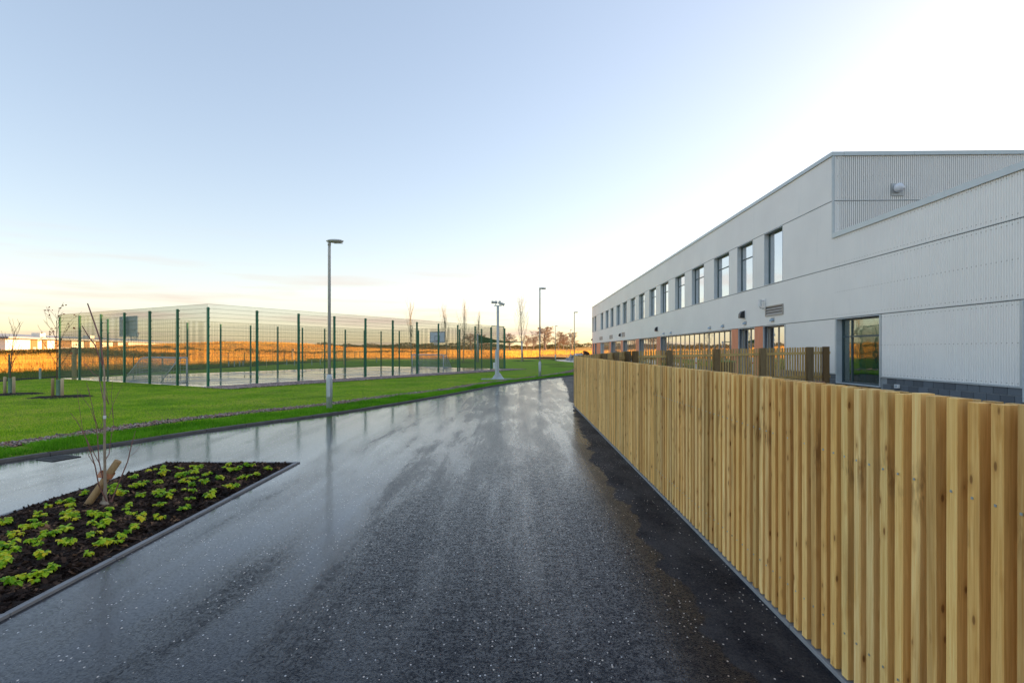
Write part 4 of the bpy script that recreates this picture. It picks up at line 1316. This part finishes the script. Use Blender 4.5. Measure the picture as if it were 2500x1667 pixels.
for z0_, z1_ in ((.22,.30),(1.12,1.20)):
    m = MB()
    m.add([(.069,.3,z0_),(.105,.3,z0_),(.105+.206,15.9,z0_),(.069+.206,15.9,z0_),(.069,.3,z1_),(.105,.3,z1_),(.105+.206,15.9,z1_),(.069+.206,15.9,z1_)],
          [(0,3,2,1),(4,5,6,7),(0,1,5,4),(1,2,6,5),(2,3,7,6),(3,0,4,7)])
    m.build('rail', M['old_pine'], front)
pst = MB(); pst.cbox(0, .10, 0, .10, 0, 1.42, .006); pstm = pst.mesh('post', M['post_wood'])
d = .9
while d < 16: link('post', pstm, front, (fx(d)-fx(0)+.138, d, 0)); d += 1.85
nl = MB()
d = .30
while d < 6.5:
    for z_ in (.26, 1.16): nl.box(-.0035, -.0005, d+.0205, d+.0295, z_-.0045, z_+.0045)
    d += .0955
no = nl.build('nail_heads', M['nail'], front); no.rotation_euler = (0, 0, -.0132); no['kind'] = 'stuff'
# pale concrete strip the fence stands on
strip = tag(empty('fence_edging', (fx(0), 0, 0)), 'pale concrete edging at the foot of the timber fence', kind='structure')
em = MB(); em.cbox(-.008, .07, .003, .912, -.02, .022, .004); emm = em.mesh('edging_stone', M['concrete'])
d = -.4
while d < 15.5: link('edging_stone', emm, strip, (fx(d)-fx(0), d, rnd.uniform(-.002,.002)), -.0132); d += .915

def picket_run(name, p0, p1, h0, h1, label, pitch=.104, posts=(), inside=-1, rail_z=.30, w=.068):
    d = Vector((p1[0]-p0[0], p1[1]-p0[1], 0)); L = d.length; ang = math.atan2(d.y, d.x)
    e = empty(name, (p0[0], p0[1], 0), ang, label, 'fence', 'timber fences round the paved yard')
    n = int(L/pitch)
    ms = []
    for k in range(4):
        m = MB(); m.cbox(-w/2, w/2, 0, .022, .06, 1.0, .003); ms.append(m.mesh('picket', M['old_pine']))
    for i in range(n+1):
        t = i/n; h = h0+(h1-h0)*t+rnd.uniform(-.012,.012)
        link('picket', ms[i % 4], e, (i*pitch, 0, 0), scale=(1,1,h))
    for zf in (-.19, -1.15):
        m = MB(); y0_, y1_ = (-.042, -.001) if inside < 0 else (.023, .064)
        m.add([(0,y0_,h0+zf-.10),(L,y0_,h1+zf-.10),(L,y1_,h1+zf-.10),(0,y1_,h0+zf-.10),(0,y0_,h0+zf),(L,y0_,h1+zf),(L,y1_,h1+zf),(0,y1_,h0+zf)],
              [(0,1,2,3),(4,7,6,5),(0,4,5,1),(1,5,6,2),(2,6,7,3),(3,7,4,0)])
        m.build('rail', M['old_pine'], e)
    for s in posts:
        h = h0+(h1-h0)*min(s/L,1)
        m = MB()
        yy = (-.20, -.044) if inside < 0 else (.066, .22)
        m.cbox(-.11, .11, yy[0], yy[1], 0, h+.01, .008); m.build('post', M['post_wood'], e, loc=(s, 0, 0))
    return e
YC = 21.5
xA = lambda px_: (px_-CX)/F*YC
cA = (xA(1533), YC)
picket_run('yard_fence', cA, (xA(2026), YC), 1.66, 1.845, 'older timber picket fence with dark posts ending beside the near window', posts=[xA(v)-cA[0] for v in (1548,1633,1747,1859,1973,2012)])
# side run from the far end of the front fence to the corner
p0 = (fx(15.95)+.02, 16.0); 
Ls = math.hypot(cA[0]-p0[0], cA[1]-p0[1])
picket_run('yard_fence', p0, cA, 1.53, 1.655, 'short timber fence run linking the pale fence end to the yard corner', posts=[Ls*.42, Ls*.66, Ls*.93], pitch=.098, w=.09)

# things in the yard
for i, (px_, py_) in enumerate(((1837,884),(1892,887),(1700,880))):
    x = xA(px_)*24/YC; y = 24.0
    e = empty('marker_post', (x, y, .0), 0, ('middle white pole with red band behind the picket fence', 'right hand white pole with red band behind the picket fence', 'left hand white pole with red band behind the picket fence')[i], 'pole', 'white poles in the yard')
    m = MB(); m.tube([(0,0,0),(0,0,1.38)], .028, 8); m.build('pole', M['white_plastic'], e, True)
    m = MB(); m.tube([(0,0,1.10),(0,0,1.16)], .045, 8); m.build('band', M['red_plastic'], e, True)
def planter(x, y, L, label, flowers):
    e = empty('planter', (x, y, 0), BR, label, 'planter', 'planters along the school glazing')
    m = MB()
    m.box(0,.6,0,.03,0,.45); m.box(0,.6,L-.03,L,0,.45); m.box(0,.03,.03,L-.03,0,.45); m.box(.57,.6,.03,L-.03,0,.45); m.box(.03,.57,.03,L-.03,0,.38); m.build('box', M['white_paint'], e)
    r = random.Random(int(y*10)); f = MB(); fl = MB()
    for _ in range(500):
        p = Vector((r.uniform(.03,.57), r.uniform(.05,L-.05), .38+abs(r.gauss(0,.22)))); a = Vector((r.gauss(0,1),r.gauss(0,1),r.gauss(.4,.7))).normalized()*r.uniform(.05,.12); b = a.orthogonal()*.4
        f.add([p-b*.5, p+a*.5+b*.4, p+a, p+a*.4-b], [(0,1,2,3)])
    f.build('foliage', M['planter_leaf'], e)
    if flowers:
        for _ in range(70):
            p = Vector((r.uniform(.03,.57), r.uniform(.05,L-.05), .38+r.uniform(.35,.55))); s = .035
            fl.add([p+Vector((-s,0,0)), p+Vector((0,-s,0)), p+Vector((s,0,0)), p+Vector((0,s,0)), p+Vector((0,0,s))], [(0,1,4),(1,2,4),(2,3,4),(3,0,4)])
        fl.build('flowers', M['flower_yellow'], e)
planter(11.4, 33, 3.2, 'white planter with green leaves nearest behind the picket fence', True)
planter(11.2, 38, 3.2, 'white planter with yellow flowers in the middle of the glazing', True)
planter(11.0, 44, 3.2, 'white planter farthest along the glazing', True)
e = empty('storage_bin', (9.6, 24.6, 0), .1, 'black storage bin with green lid behind the picket fence', 'bin')
m = MB(); m.cbox(0, .75, 0, .55, .08, 1.15, .04); m.build('body', M['black_plastic'], e)
m = MB(); m.cbox(-.03, .78, -.04, .58, 1.151, 1.21, .03); m.build('lid', M['green_plastic'], e)
m = MB(); 
for x in (.12, .63): m.tube([(x-.03,.5,.09),(x+.03,.5,.09)], .09, 10)
m.build('wheel', M['black_plastic'], e)
e = empty('timber_bench', (8.9, 17.6, 0), .06, 'low reddish timber bench just behind the pale fence', 'bench')
m = MB(); m.box(0, 1.5, 0, .13, .60, .66); m.build('slat', M['timber_brown'], e)
m = MB(); m.box(0, 1.5, .15, .28, .60, .66); m.build('slat', M['timber_brown'], e)
for x in (.1, 1.3): m = MB(); m.box(x, x+.1, .02, .26, 0, .599); m.build('leg', M['timber_brown'], e)

# ---------------------------------------------------------------- lamp columns
def lamp(x, y, z, H, label, near=False):
    e = empty('lamp_column', (x, y, z), 0, label, 'street lamp', 'lamp columns along the road')
    m = MB(); m.lathe([(.078,-.05),(.078,.34),(.086,.345),(.086,.86),(.082,.89),(.060,.95),(.045,.98)], 18); b = m.build('base', M['galvanised'], e, True)
    dm = MB(); dm.box(-.03, .05, -.0905, -.084, .36, .82); dm.build('access_door', M['galvanised'], b)
    m = MB(); m.lathe([(.043,.97),(.040,H-.22),(.038,H-.12)], 14); m.build('shaft', M['lamp_grey'], e, True)
    m = MB(); m.lathe([(.045,H-.13),(.045,H-.05)], 12); m.build('collar', M['lamp_grey'], e, True)
    m = MB(); n = 20; vs = []; fs = []
    for j, (s, zz) in enumerate(((.25,.045),(.72,.03),(1.0,0.0),(.92,-.025),(.3,-.055))):
        for k in range(n):
            a = 2*math.pi*k/n
            vs.append((.15+.255*s*math.cos(a)*(1 if math.cos(a) > 0 else .95), .15*s*math.sin(a), H+zz))
    for j in range(4):
        for k in range(n): fs.append((j*n+k, (j+1)*n+k, (j+1)*n+(k+1) % n, j*n+(k+1) % n))
    fs.append(tuple(range(n))); fs.append(tuple(range(5*n-1, 4*n-1, -1)))
    m.add(vs, fs); h = m.build('lamp_head', M['lamp_grey'], e, True)
    m = MB(); m.box(.12, .36, -.08, .08, H-.062, H-.050); m.build('lens', M['lens'], h)
p = G(804, 999, ZL); lamp(p.x, p.y, ZL, 4.72, 'nearest grey lamp column standing on the verge by the kerb')
p = G(1318, 921.5, ZL); lamp(p.x, p.y, ZL, 5.42, 'second grey lamp column, beyond the camera mast')
lamp(6.85, 84, .03, 5.5, 'thin lamp column at the far road bend, left of the tall one')
lamp(6.32, 54, .06, 5.5, 'lamp column rising just left of the far fence end')
lamp(11.4, 104, .1, 5.6, 'smallest, farthest lamp column in front of a bare tree')

# camera mast
p = G(1215.5, 925.6, ZL)
e = empty('camera_mast', (p.x, p.y, ZL), 0, 'grey mast with two cameras on top beside the road', 'camera mast')
m = MB(); m.box(-.95, .95, -.5, .6, -.02, .018); m.build('base_slab', M['concrete'], e)
m = MB(); m.box(-.35, .35, -.3, .3, .019, .05)
m.add([(-.33,-.05,.051),(.33,-.05,.051),(.33,.05,.051),(-.33,.05,.051),(-.09,-.05,.40),(.09,-.05,.40),(.09,.05,.40),(-.09,.05,.40)], [(0,3,2,1),(4,5,6,7),(0,1,5,4),(1,2,6,5),(2,3,7,6),(3,0,4,7)])
m.build('base_flange', M['galvanised'], e)
m = MB(); m.cbox(-.072, .072, -.072, .072, .06, 4.18, .02); m.build('mast', M['galvanised'], e)
m = MB(); m.cbox(-.16, -.02, -.135, -.073, .2, 1.55, .01); m.box(-.14, -.06, -.13, -.074, 1.551, 1.7); m.build('winch_cover', M['galvanised'], e)
m = MB(); m.box(-.27, -.165, -.12, .02, .62, .95); m.build('junction_box', M['white_plastic'], e)
m = MB(); m.box(-.22, .22, -.04, .04, 4.181, 4.23); m.tube([(-.12,0,4.23),(-.12,0,4.30)], .03, 6); m.tube([(.12,0,4.23),(.12,0,4.30)], .03, 6); m.build('camera_bracket', M['galvanised'], e)
for s, nm in ((-1, 'a'), (1, 'b')):
    m = MB()
    m.tube([(.03*s,0,4.38),(.30*s,-.05,4.40 if s < 0 else 4.28)], [.065,.075], 10); m.tube([(.05*s,.0,4.43),(.16*s,-.02,4.44)], .05, 8)
    m.tube([(.30*s,-.05,4.40 if s < 0 else 4.28),(.36*s,-.06,4.40 if s < 0 else 4.25)], [.08,.085], 10)
    m.build('camera_head', M['lamp_grey'], e, True)
soil_patch('lamp_pit', (G(1318,921.5).x, G(1318,921.5).y-.1), .9, .5, ZL, 'dark earth at the foot of the second lamp', .03, 77)

# ---------------------------------------------------------------- shade sail
e = empty('shade_sail', (0, 0, 0), 0, 'dark green triangular shade sail stretched between posts behind the court', 'shade sail')
D_ = 74
def at(px_, py_, D): return Vector(((px_-CX)/F*D, D, EYE-(py_-HY)/F*D))
P1, P2, P3, P4 = at(1166, 817, D_), at(1168, 838, D_+3), at(1232, 836, D_+6), at(1274, 835.5, D_+2)
m = MB(); N = 8; vs = []; fs = []
for i in range(N+1):
    t = i/N
    a = P1.lerp(P4, t)+Vector((0,0,-.28*math.sin(math.pi*t))); b = P2.lerp(P3, min(1,t*1.15)).lerp(P4, max(0, t-.55)/.45)
    for j in range(N+1): vs.append(a.lerp(b, j/N)+Vector((0,0,.10*math.sin(math.pi*j/N))))
for i in range(N):
    for j in range(N): o = i*(N+1)+j; fs.append((o, o+1, o+N+2, o+N+1))
m.add(vs, fs); m.build('canvas', M['sail_green'], e, True)
for q in (P1, P2, P4):
    m = MB(); m.tube([(q.x, q.y+.1, 0), (q.x, q.y+.1, q.z+.15)], .11, 10); m.build('post', M['lamp_grey'], e, True)

# ---------------------------------------------------------------- boundary fences and small things in the field
def low_fence(pts, h, label, mat, name='wire_fence', rows=(.3,.6,.9,1.2,1.42), vert=True):
    e = empty(name, (pts[0][0], pts[0][1], 0), 0, label, 'fence'); o = Vector((pts[0][0], pts[0][1], 0))
    pm_ = MB(); pm_.cbox(-.035,.035,-.035,.035,0,h,.005); pme = pm_.mesh('post', mat)
    for p_ in pts: link('post', pme, e, (p_[0]-o.x, p_[1]-o.y, hz(*p_)+.03))
    for a, b in zip(pts, pts[1:]):
        m = MB(); za, zb = hz(*a)+.03, hz(*b)+.03
        for r_ in rows: m.tube([(a[0]-o.x,a[1]-o.y,za+r_),(b[0]-o.x,b[1]-o.y,zb+r_)], .006, 3, False)
        if vert:
            L = math.hypot(b[0]-a[0], b[1]-a[1]); n_ = int(L/.2)
            for i in range(n_):
                t = i/n_; x = a[0]+(b[0]-a[0])*t-o.x; y = a[1]+(b[1]-a[1])*t-o.y; zz = za+(zb-za)*t
                m.tube([(x,y,zz+.05),(x,y,zz+rows[-1])], .003, 3, False)
        m.build('mesh_panel', mat, e)
low_fence([(-29.2+.03*math.sin(i), 27.5+i*3.4) for i in range(24)], 1.46, 'low green wire fence along the left field edge', M['green_wire'])
low_fence([(-14+i*2.6, 116+.15*i) for i in range(12)], 1.9, 'sunlit wire fence with pale posts crossing behind the lawn', M['bark_pale'], rows=(.4,.8,1.2,1.6,1.85), vert=False)
# tree guards in a row by the boundary
gi = 0
for px_, py_ in sorted(((489,895),(566,893),(572,896),(585,895),(700,891),(719,893),(727,893),(761,891),(782,890),(919,884),(98,925))):
    p = G(px_, py_, ZL); gi += 1
    if p.x < -29: p = Vector((-28.6, p.y, 0))
    tag(tube_guard(p.x, p.y, ZL if p.x > -27.4 else hz(p.x, p.y), .62, .055, M['tube_pale']), 'pale plastic planting tube behind the court fence, ' + ['leftmost, outside the court corner', 'second from left', 'third from left', 'fourth from left', 'fifth from left', 'sixth from left', 'seventh from left', 'eighth from left', 'third from right', 'second from right', 'rightmost of the row'][gi-1], 'tree guard', 'planting tubes behind the court')
for (px_, py_), nm in zip(((614,896),(651,897),(882,887)), ('left', 'middle', 'right')):
    p = G(px_, py_, ZL)
    m = MB(); m.tube([(0,0,-.1),(0,0,.75)], .03, 6)
    tag(m.build('planting_stake', M['stake_pale'], None, True, (p.x, p.y, ZL)), f'thin pale planting stake behind the court fence, the {nm} one of three', 'stake', 'thin stakes behind the court')
for (px_, py_, h, nm) in ((181, 922, 1.85, 'near the left court corner'), (841, 891, 2.4, 'behind the middle of the court'), (714, 880, 2.0, 'at the foot of the orange hill')):
    p = G(px_, py_, 0); 
    e = empty('timber_post', (p.x, p.y, max(hz(p.x, p.y), ZL if p.x > -27.4 else -9)), 0, 'square timber post ' + nm, 'post')
    m = MB(); m.cbox(-.09,.09,-.09,.09,-.1,h,.01); m.build('shaft', M['stake_pale'], e)
    m = MB(); m.cbox(.092,.30,-.10,.10,h-.42,h-.06,.01); m.build('box', M['timber_brown'], e)
# heaps and a crate beside the far road
def heap(name, x, y, z, rx, ry, h, mat, label, seed):
    r = random.Random(seed); m = MB()
    for _ in range(60):
        a = r.random()*6.28; q = r.random()**.5; s = r.uniform(.18,.45)
        c_ = Vector((x+rx*q*math.cos(a), y+ry*q*math.sin(a), z+h*(1-q)*r.uniform(.6,1)))
        vs = [c_+Vector(v)*s*r.uniform(.7,1.2) for v in ICO]
        m.add(vs, [tuple(f) for f in ICF])
    return tag(m.build(name, mat), label, 'heap')
heap('rubble_heap', 10.6, 92, .03, 1.3, 1.2, .8, M['rubble'], 'grey rubble heap beside the far road', 4)
heap('earth_heap', 13.2, 97, .05, 1.6, 1.6, 2.3, M['brown_heap'], 'dark brown earth heap against the school end', 5)
e = empty('liquid_tank', (10.6, 88, .03), .2, 'white caged liquid tank between the far heaps', 'tank')
m = MB(); m.cbox(.05, 1.15, .05, .95, .16, 1.12, .08); m.build('tank_body', M['white_plastic'], e)
m = MB()
for x in (0, .3, .6, .9, 1.18): m.box(x, x+.03, 0, .03, .12, 1.2)
for z_ in (.12, .5, .85, 1.17): m.box(0, 1.21, -.03, -.001, z_, z_+.03)
m.box(0, 1.2, 0, 1.0, 0, .11); m.build('cage', M['galvanised'], e)
soil_patch('earth_bank', (6.5, 104), 7.5, 1.9, .06, 'dark bare earth bank beyond the lawn', .35, 90)
soil_patch('earth_patch', (4.6, 62), 1.8, .9, ZL, 'bare earth patch on the far lawn', .02, 91)
soil_patch('earth_patch', (5.2, 54), 1.6, .6, ZL, 'bare earth patch on the lawn near the far lamp', .02, 92)

# ---------------------------------------------------------------- planting bed
BX0, BX1, BY0, BY1 = -5.19, -3.26, 0.4, 7.93
def bed_left(y):  # rear left corner is cut back
    return BX0 if y < 7.3 else BX0 + (y-7.3)*.10
nx_, ny_ = 90, 300
xs = np.linspace(0, 1, nx_); ys = np.linspace(BY0, BY1, ny_)
U, V_ = np.meshgrid(xs, ys)
XB = BX0 + U*(BX1-BX0)
edge = np.minimum(np.minimum(U, 1-U)*(BX1-BX0), np.minimum(V_-BY0, BY1-V_))
rr = np.random.RandomState(61)
crumb = rr.normal(0, 1, U.shape)
crumb2 = (crumb + np.roll(crumb,1,0) + np.roll(crumb,1,1) + np.roll(crumb,-1,0) + np.roll(crumb,-1,1))/2.2
def bed_z(x, y):
    e_ = np.minimum(np.minimum(x-BX0, BX1-x), BY1-y)
    return .02 + .075*sm(0, .5, e_) + .018*bumps(x*1.0, y*1.0, .55) + .012*bumps(x+3, y, .23)
ZB_ = bed_z(XB, V_) + .0075*crumb2*sm(0, .05, edge)
id_ = np.arange(nx_*ny_).reshape(ny_, nx_)
me = bpy.data.meshes.new('planting_bed')
me.from_pydata(np.stack([XB, V_, ZB_], -1).reshape(-1,3).tolist(), [], np.stack([id_[:-1,:-1], id_[:-1,1:], id_[1:,1:], id_[1:,:-1]], -1).reshape(-1,4).tolist())
me.materials.append(M['mulch'])
tag(link('planting_bed', me), 'dark mulch bed between the two road lanes', kind='structure')
n = 26000
x = rr.uniform(BX0+.02, BX1-.02, n); y = BY0 + (BY1-BY0-.02)*rr.power(1.2, n); z = bed_z(x, y)+.006
a = rr.uniform(0, 6.28, n); L_ = rr.uniform(.010, .038, n); W_ = L_*rr.uniform(.25,.5,n); tz = rr.normal(0,.35,n)
c0 = np.stack([x,y,z],-1); d1 = np.stack([np.cos(a)*L_, np.sin(a)*L_, tz*L_],-1); d2 = np.stack([-np.sin(a)*W_, np.cos(a)*W_, rr.normal(0,.4,n)*W_],-1)
tag(np_mesh('bark_mulch', np.stack([c0-d1-d2, c0+d1-d2, c0+d1+d2, c0-d1+d2],1), 4, M['bark_chip']), 'loose dark bark chips covering the planting bed', kind='stuff')
# edging round the bed
edg = tag(empty('bed_edging', (0,0,0)), 'grey concrete edging round the planting bed', kind='structure')
es = MB(); es.cbox(0, .046, .002, .913, -.03, .020, .004); esm = es.mesh('edging_stone', M['edging'])
y = 7.985-.915*9
while y < 7.9:
    link('edging_stone', esm, edg, (-3.258, y, rnd.uniform(-.002,.002)))
    link('edging_stone', esm, edg, (-5.25, y, rnd.uniform(-.002,.002)-.004)); y += .915
for k in range(2): link('edging_stone', esm, edg, (-5.25+k*1.026, 8.047, -.003), rot=(0, 0, R(-90)), scale=(1, 1.026/.915, 1))
# plants
def plant_mesh(seed):
    r = random.Random(seed); m = MB()
    heads = [(r.uniform(-.10,.10), r.uniform(-.06,.06), r.uniform(.035,.10)) for _ in range(r.randint(3,7))]
    for hx_, hy_, hh in heads:
        m.tube([(hx_*.5, hy_*.5, -.02), (hx_, hy_, hh)], .004, 3, False)
        nl_ = r.randint(8, 11); ph = r.random()*6.28
        for k in range(nl_):
            a = ph + 2*math.pi*k/nl_ + r.uniform(-.25,.25); Lf = r.uniform(.034,.062); wf = Lf*r.uniform(.34,.46)
            lift = r.uniform(.0,.9)*(1 if k % 2 else .35); droop = r.uniform(.4,1.2)
            ca, sa = math.cos(a), math.sin(a)
            def P(t, s, cup=.3):
                rad = Lf*t; z = hh + Lf*(lift*t - droop*t*t) + abs(s)*wf*cup*(1 if s else 0)
                return (hx_+ca*rad - sa*s*wf, hy_+sa*rad + ca*s*wf, z)
            o = [P(.04,0), P(.35,-.7), P(.35,0), P(.35,.7), P(.76,-1.0), P(.78,0), P(.76,1.0), P(1.0,0,0)]
            m.add(o, [(0,1,2),(0,2,3),(1,4,5,2),(2,5,6,3),(4,7,5),(5,7,6)])
    return m.mesh('leaves', M['plant_leaf'], True)
pms = [plant_mesh(70+k) for k in range(16)]
plants_px = [(40,635),(2,655),(250,560),(220,610),(385,530),(425,555),(405,595),(410,630),(466,490),(175,675),(245,668),(85,722),(350,695),(255,735),(185,775),(55,775),(10,800),(385,760),(480,795),(230,835),(55,835),(15,895),(290,880),(200,930),(110,950),(600,605),(540,610),(580,660),(540,710),(670,735),(740,560),(765,595),(815,610),(750,660),(805,505),(690,490),(650,440),(765,390),(640,470),(790,445),(930,340),(860,345),(940,375),(910,420),(910,465),(945,495),(925,545),(930,590),(1035,335),(1110,330),(1170,325),(1120,355),(1190,368),(1060,380),(1060,415),(1110,398),(1090,435),(1095,462),(1170,420),(1260,390),(1090,490),(1075,535),(1310,322),(1335,347),(1385,372),(1350,412),(1240,438),(1228,465),(1425,318),(1470,348),(1550,312)]
pl_ = []
for cx_, cy_ in plants_px:
    p = G(cx_/2.351, 1000+(cy_+6)/2.351, .10)
    pl_.append((min(max(p.x, BX0+.12), BX1-.14), min(p.y, 7.8)))
order = sorted(range(len(pl_)), key=lambda i: pl_[i][1])
ordn = ['first','second','third','fourth','fifth','sixth','seventh','eighth','ninth','tenth','eleventh','twelfth','thirteenth','fourteenth','fifteenth','sixteenth','seventeenth','eighteenth']
rows = [order[i:i+5] for i in range(0, len(order), 5)]
for ri, row in enumerate(rows):
    for ci, i in enumerate(sorted(row, key=lambda i: pl_[i][0])):
        x, y = pl_[i]
        e = empty('leafy_plant', (x, y, float(bed_z(x, y))), rnd.uniform(0, 6.28), f'low yellow-green plant in mulch bed, {ordn[ri]} row from the front, {ordn[ci]} from left', 'plant', 'low plants in the mulch bed')
        s = rnd.uniform(.50, .84)
        link('leaves', pms[i % 16], e, scale=(s*1.1, s, s))
# shrub tree with stake in the bed
tp = G(257, 1232, .09)
e = empty('bare_sapling', (tp.x, tp.y, .085), 0, 'bare multi-stemmed sapling growing in the mulch bed', 'tree')
def ipt(px_, py_, dy=0):
    D = tp.y+dy; return Vector(((px_-CX)/F*D - tp.x, dy, EYE-(py_-HY)/F*D - .085))
def z5(x, y): return (130+x/2.959, 730+y/2.959)
def zz8(x, y): return (180+x/5.6, 1000+y/5.6)
T = MB()
main = [(257,1236),(256,1215),(257,1190),(256,1140),(255,1080),(255.5,1020),(255,965),(255,915),(252,890)]
T.tube([ipt(*q) for q in main], [.034,.020,.015,.013,.012,.011,.010,.008,.005], 7)
T.tube([ipt(252,1228),ipt(262,1231,-.05)], [.035,.02], 6)
T.build('trunk', M['bark_pale'], e, True)
B = MB()
def br(pts, r0, r1=.0018, dys=None):
    dys = dys or [0]*len(pts); P_ = [ipt(a, b, d_) for (a, b), d_ in zip(pts, dys)]
    B.tube(P_, [r0+(r1-r0)*i/(len(P_)-1) for i in range(len(P_))], 4, False)
br([(252,890),z5(340,300),z5(300,180),z5(265,80),z5(248,32)], .008, .006, [0,.02,.05,.08,.1])
br([(253,900),z5(300,330),z5(255,270),z5(207,192)], .006, .004, [0,-.03,-.06,-.1])
br([(254,985),z5(330,560),z5(290,540),z5(215,450)], .0045, .002, [0,.03,.06,.1])
br([zz8(470,1290),zz8(340,1020),zz8(290,760),z5(235,1000),z5(170,880),z5(125,822)], .007, .002, [0,-.05,-.1,-.14,-.18,-.22])
br([zz8(395,940),zz8(345,700),z5(320,1000),z5(305,880),z5(270,720),z5(240,600)], .006, .002, [0,.03,.06,.08,.1,.12])
br([zz8(290,760),zz8(200,620),z5(245,1090)], .003, .0015, [-.1,-.12,-.14]); br([zz8(345,720),zz8(220,490),z5(215,960),z5(170,650)], .004, .0015, [.02,-.02,-.05,-.1])
br([zz8(515,1260),zz8(600,1040),zz8(740,700),zz8(790,480),z5(595,950)], .008, .0025, [.0,.03,.05,.06,.07])
br([zz8(765,640),zz8(860,560),z5(640,1040)], .003, .0012, [.05,.06,.08]); br([zz8(765,560),z5(525,1050)], .002, .001, [.05,.06])
br([zz8(430,690),zz8(485,600),z5(410,1050),z5(435,900),z5(425,780)], .005, .0018, [0,.05,.08,.1,.11]); br([(255,1010),z5(400,860),z5(440,740),z5(500,620)], .004, .0015, [0,.05,.08,.12])
br([(255,1040),z5(330,950),z5(290,820),z5(255,640)], .004, .0015, [0,-.04,-.08,-.1]); br([(255,960),z5(400,760),z5(380,640)], .004, .002, [0,.03,.05])
br([z5(300,880),z5(270,790),z5(200,690),z5(170,655)], .003, .0012, [.08,.07,.06,.05]); br([zz8(500,1250),zz8(490,1150),zz8(505,1080)], .004, .002)
br([z5(435,860),z5(420,700),z5(432,560)], .0025, .0012, [.1,.12,.14]); br([z5(320,1020),z5(355,880),z5(345,760)], .003, .0012, [.06,.05,.03])
B.build('crown', M['bark_red'], e, True)
m = MB(); m.lathe([(.012,0),(.014,.006),(.014,.03),(.012,.034)], 8, tuple(ipt(255.5,1022))); m.build('tag_ring', M['white_plastic'], e)
s0, s1 = ipt(208,1240,-.02), ipt(289,1124,.10)
sv = s1-s0
m = MB(); m.tube([s0-sv*.1, s0, s1-sv*.01, s1], [.035,.036,.036,.033], 14)
o = m.build('tree_stake', M['stake_wood'], None, True, (tp.x, tp.y, .085)); tag(o, 'leaning round timber stake strapped to the sapling in the bed', 'stake')
mid = s0.lerp(s1, .70); q = ipt(256,1160)
m = MB()
dv = sv.normalized(); nrm = Vector((0,-1,0)); wv = dv.cross(nrm).normalized()
pts = []
cc = mid
for k in range(17):
    a = 2*math.pi*k/16
    pts.append(cc + wv*(.050*math.cos(a)) + nrm*(.046*math.sin(a)))
vs = []; fs = []
for k, p_ in enumerate(pts):
    stretch = Vector((-.055,0,-.005)) if 5 <= k <= 11 else Vector((0,0,0))
    vs += [p_ - dv*.028 + stretch, p_ + dv*.028 + stretch]
    if k: fs.append((2*k-2, 2*k-1, 2*k+1, 2*k))
m.add(vs, fs); ob = m.build('tree_tie', M['leather'], None, True, (tp.x, tp.y, .085)); tag(ob, 'tan strap tying the sapling to its leaning stake', 'strap')
# drain grate by the kerb
p = G(149, 1118, 0)
e = empty('drain_grate', (p.x-.02, p.y-.02, .003), R(70), 'black iron drain grate beside the kerb', 'drain grate')
m = MB()
for a in ((-.25,.25,-.25,-.21),(-.25,.25,.21,.25),(-.25,-.21,-.21,.21),(.21,.25,-.21,.21)): m.box(*a, -.01, .008)
m.build('frame', M['grate_iron'], e)
bm_ = MB(); bm_.box(-.21,.21,-.012,.012,-.01,.007); bme = bm_.mesh('bar', M['grate_iron'])
for k in range(8): link('bar', bme, e, (0, -.18+k*.051, 0))
m = MB(); m.box(-.21,.21,-.21,.21,-.0025,-.001); m.build('sump', M['grate_iron'], e); e.scale = (.8, .8, 1)
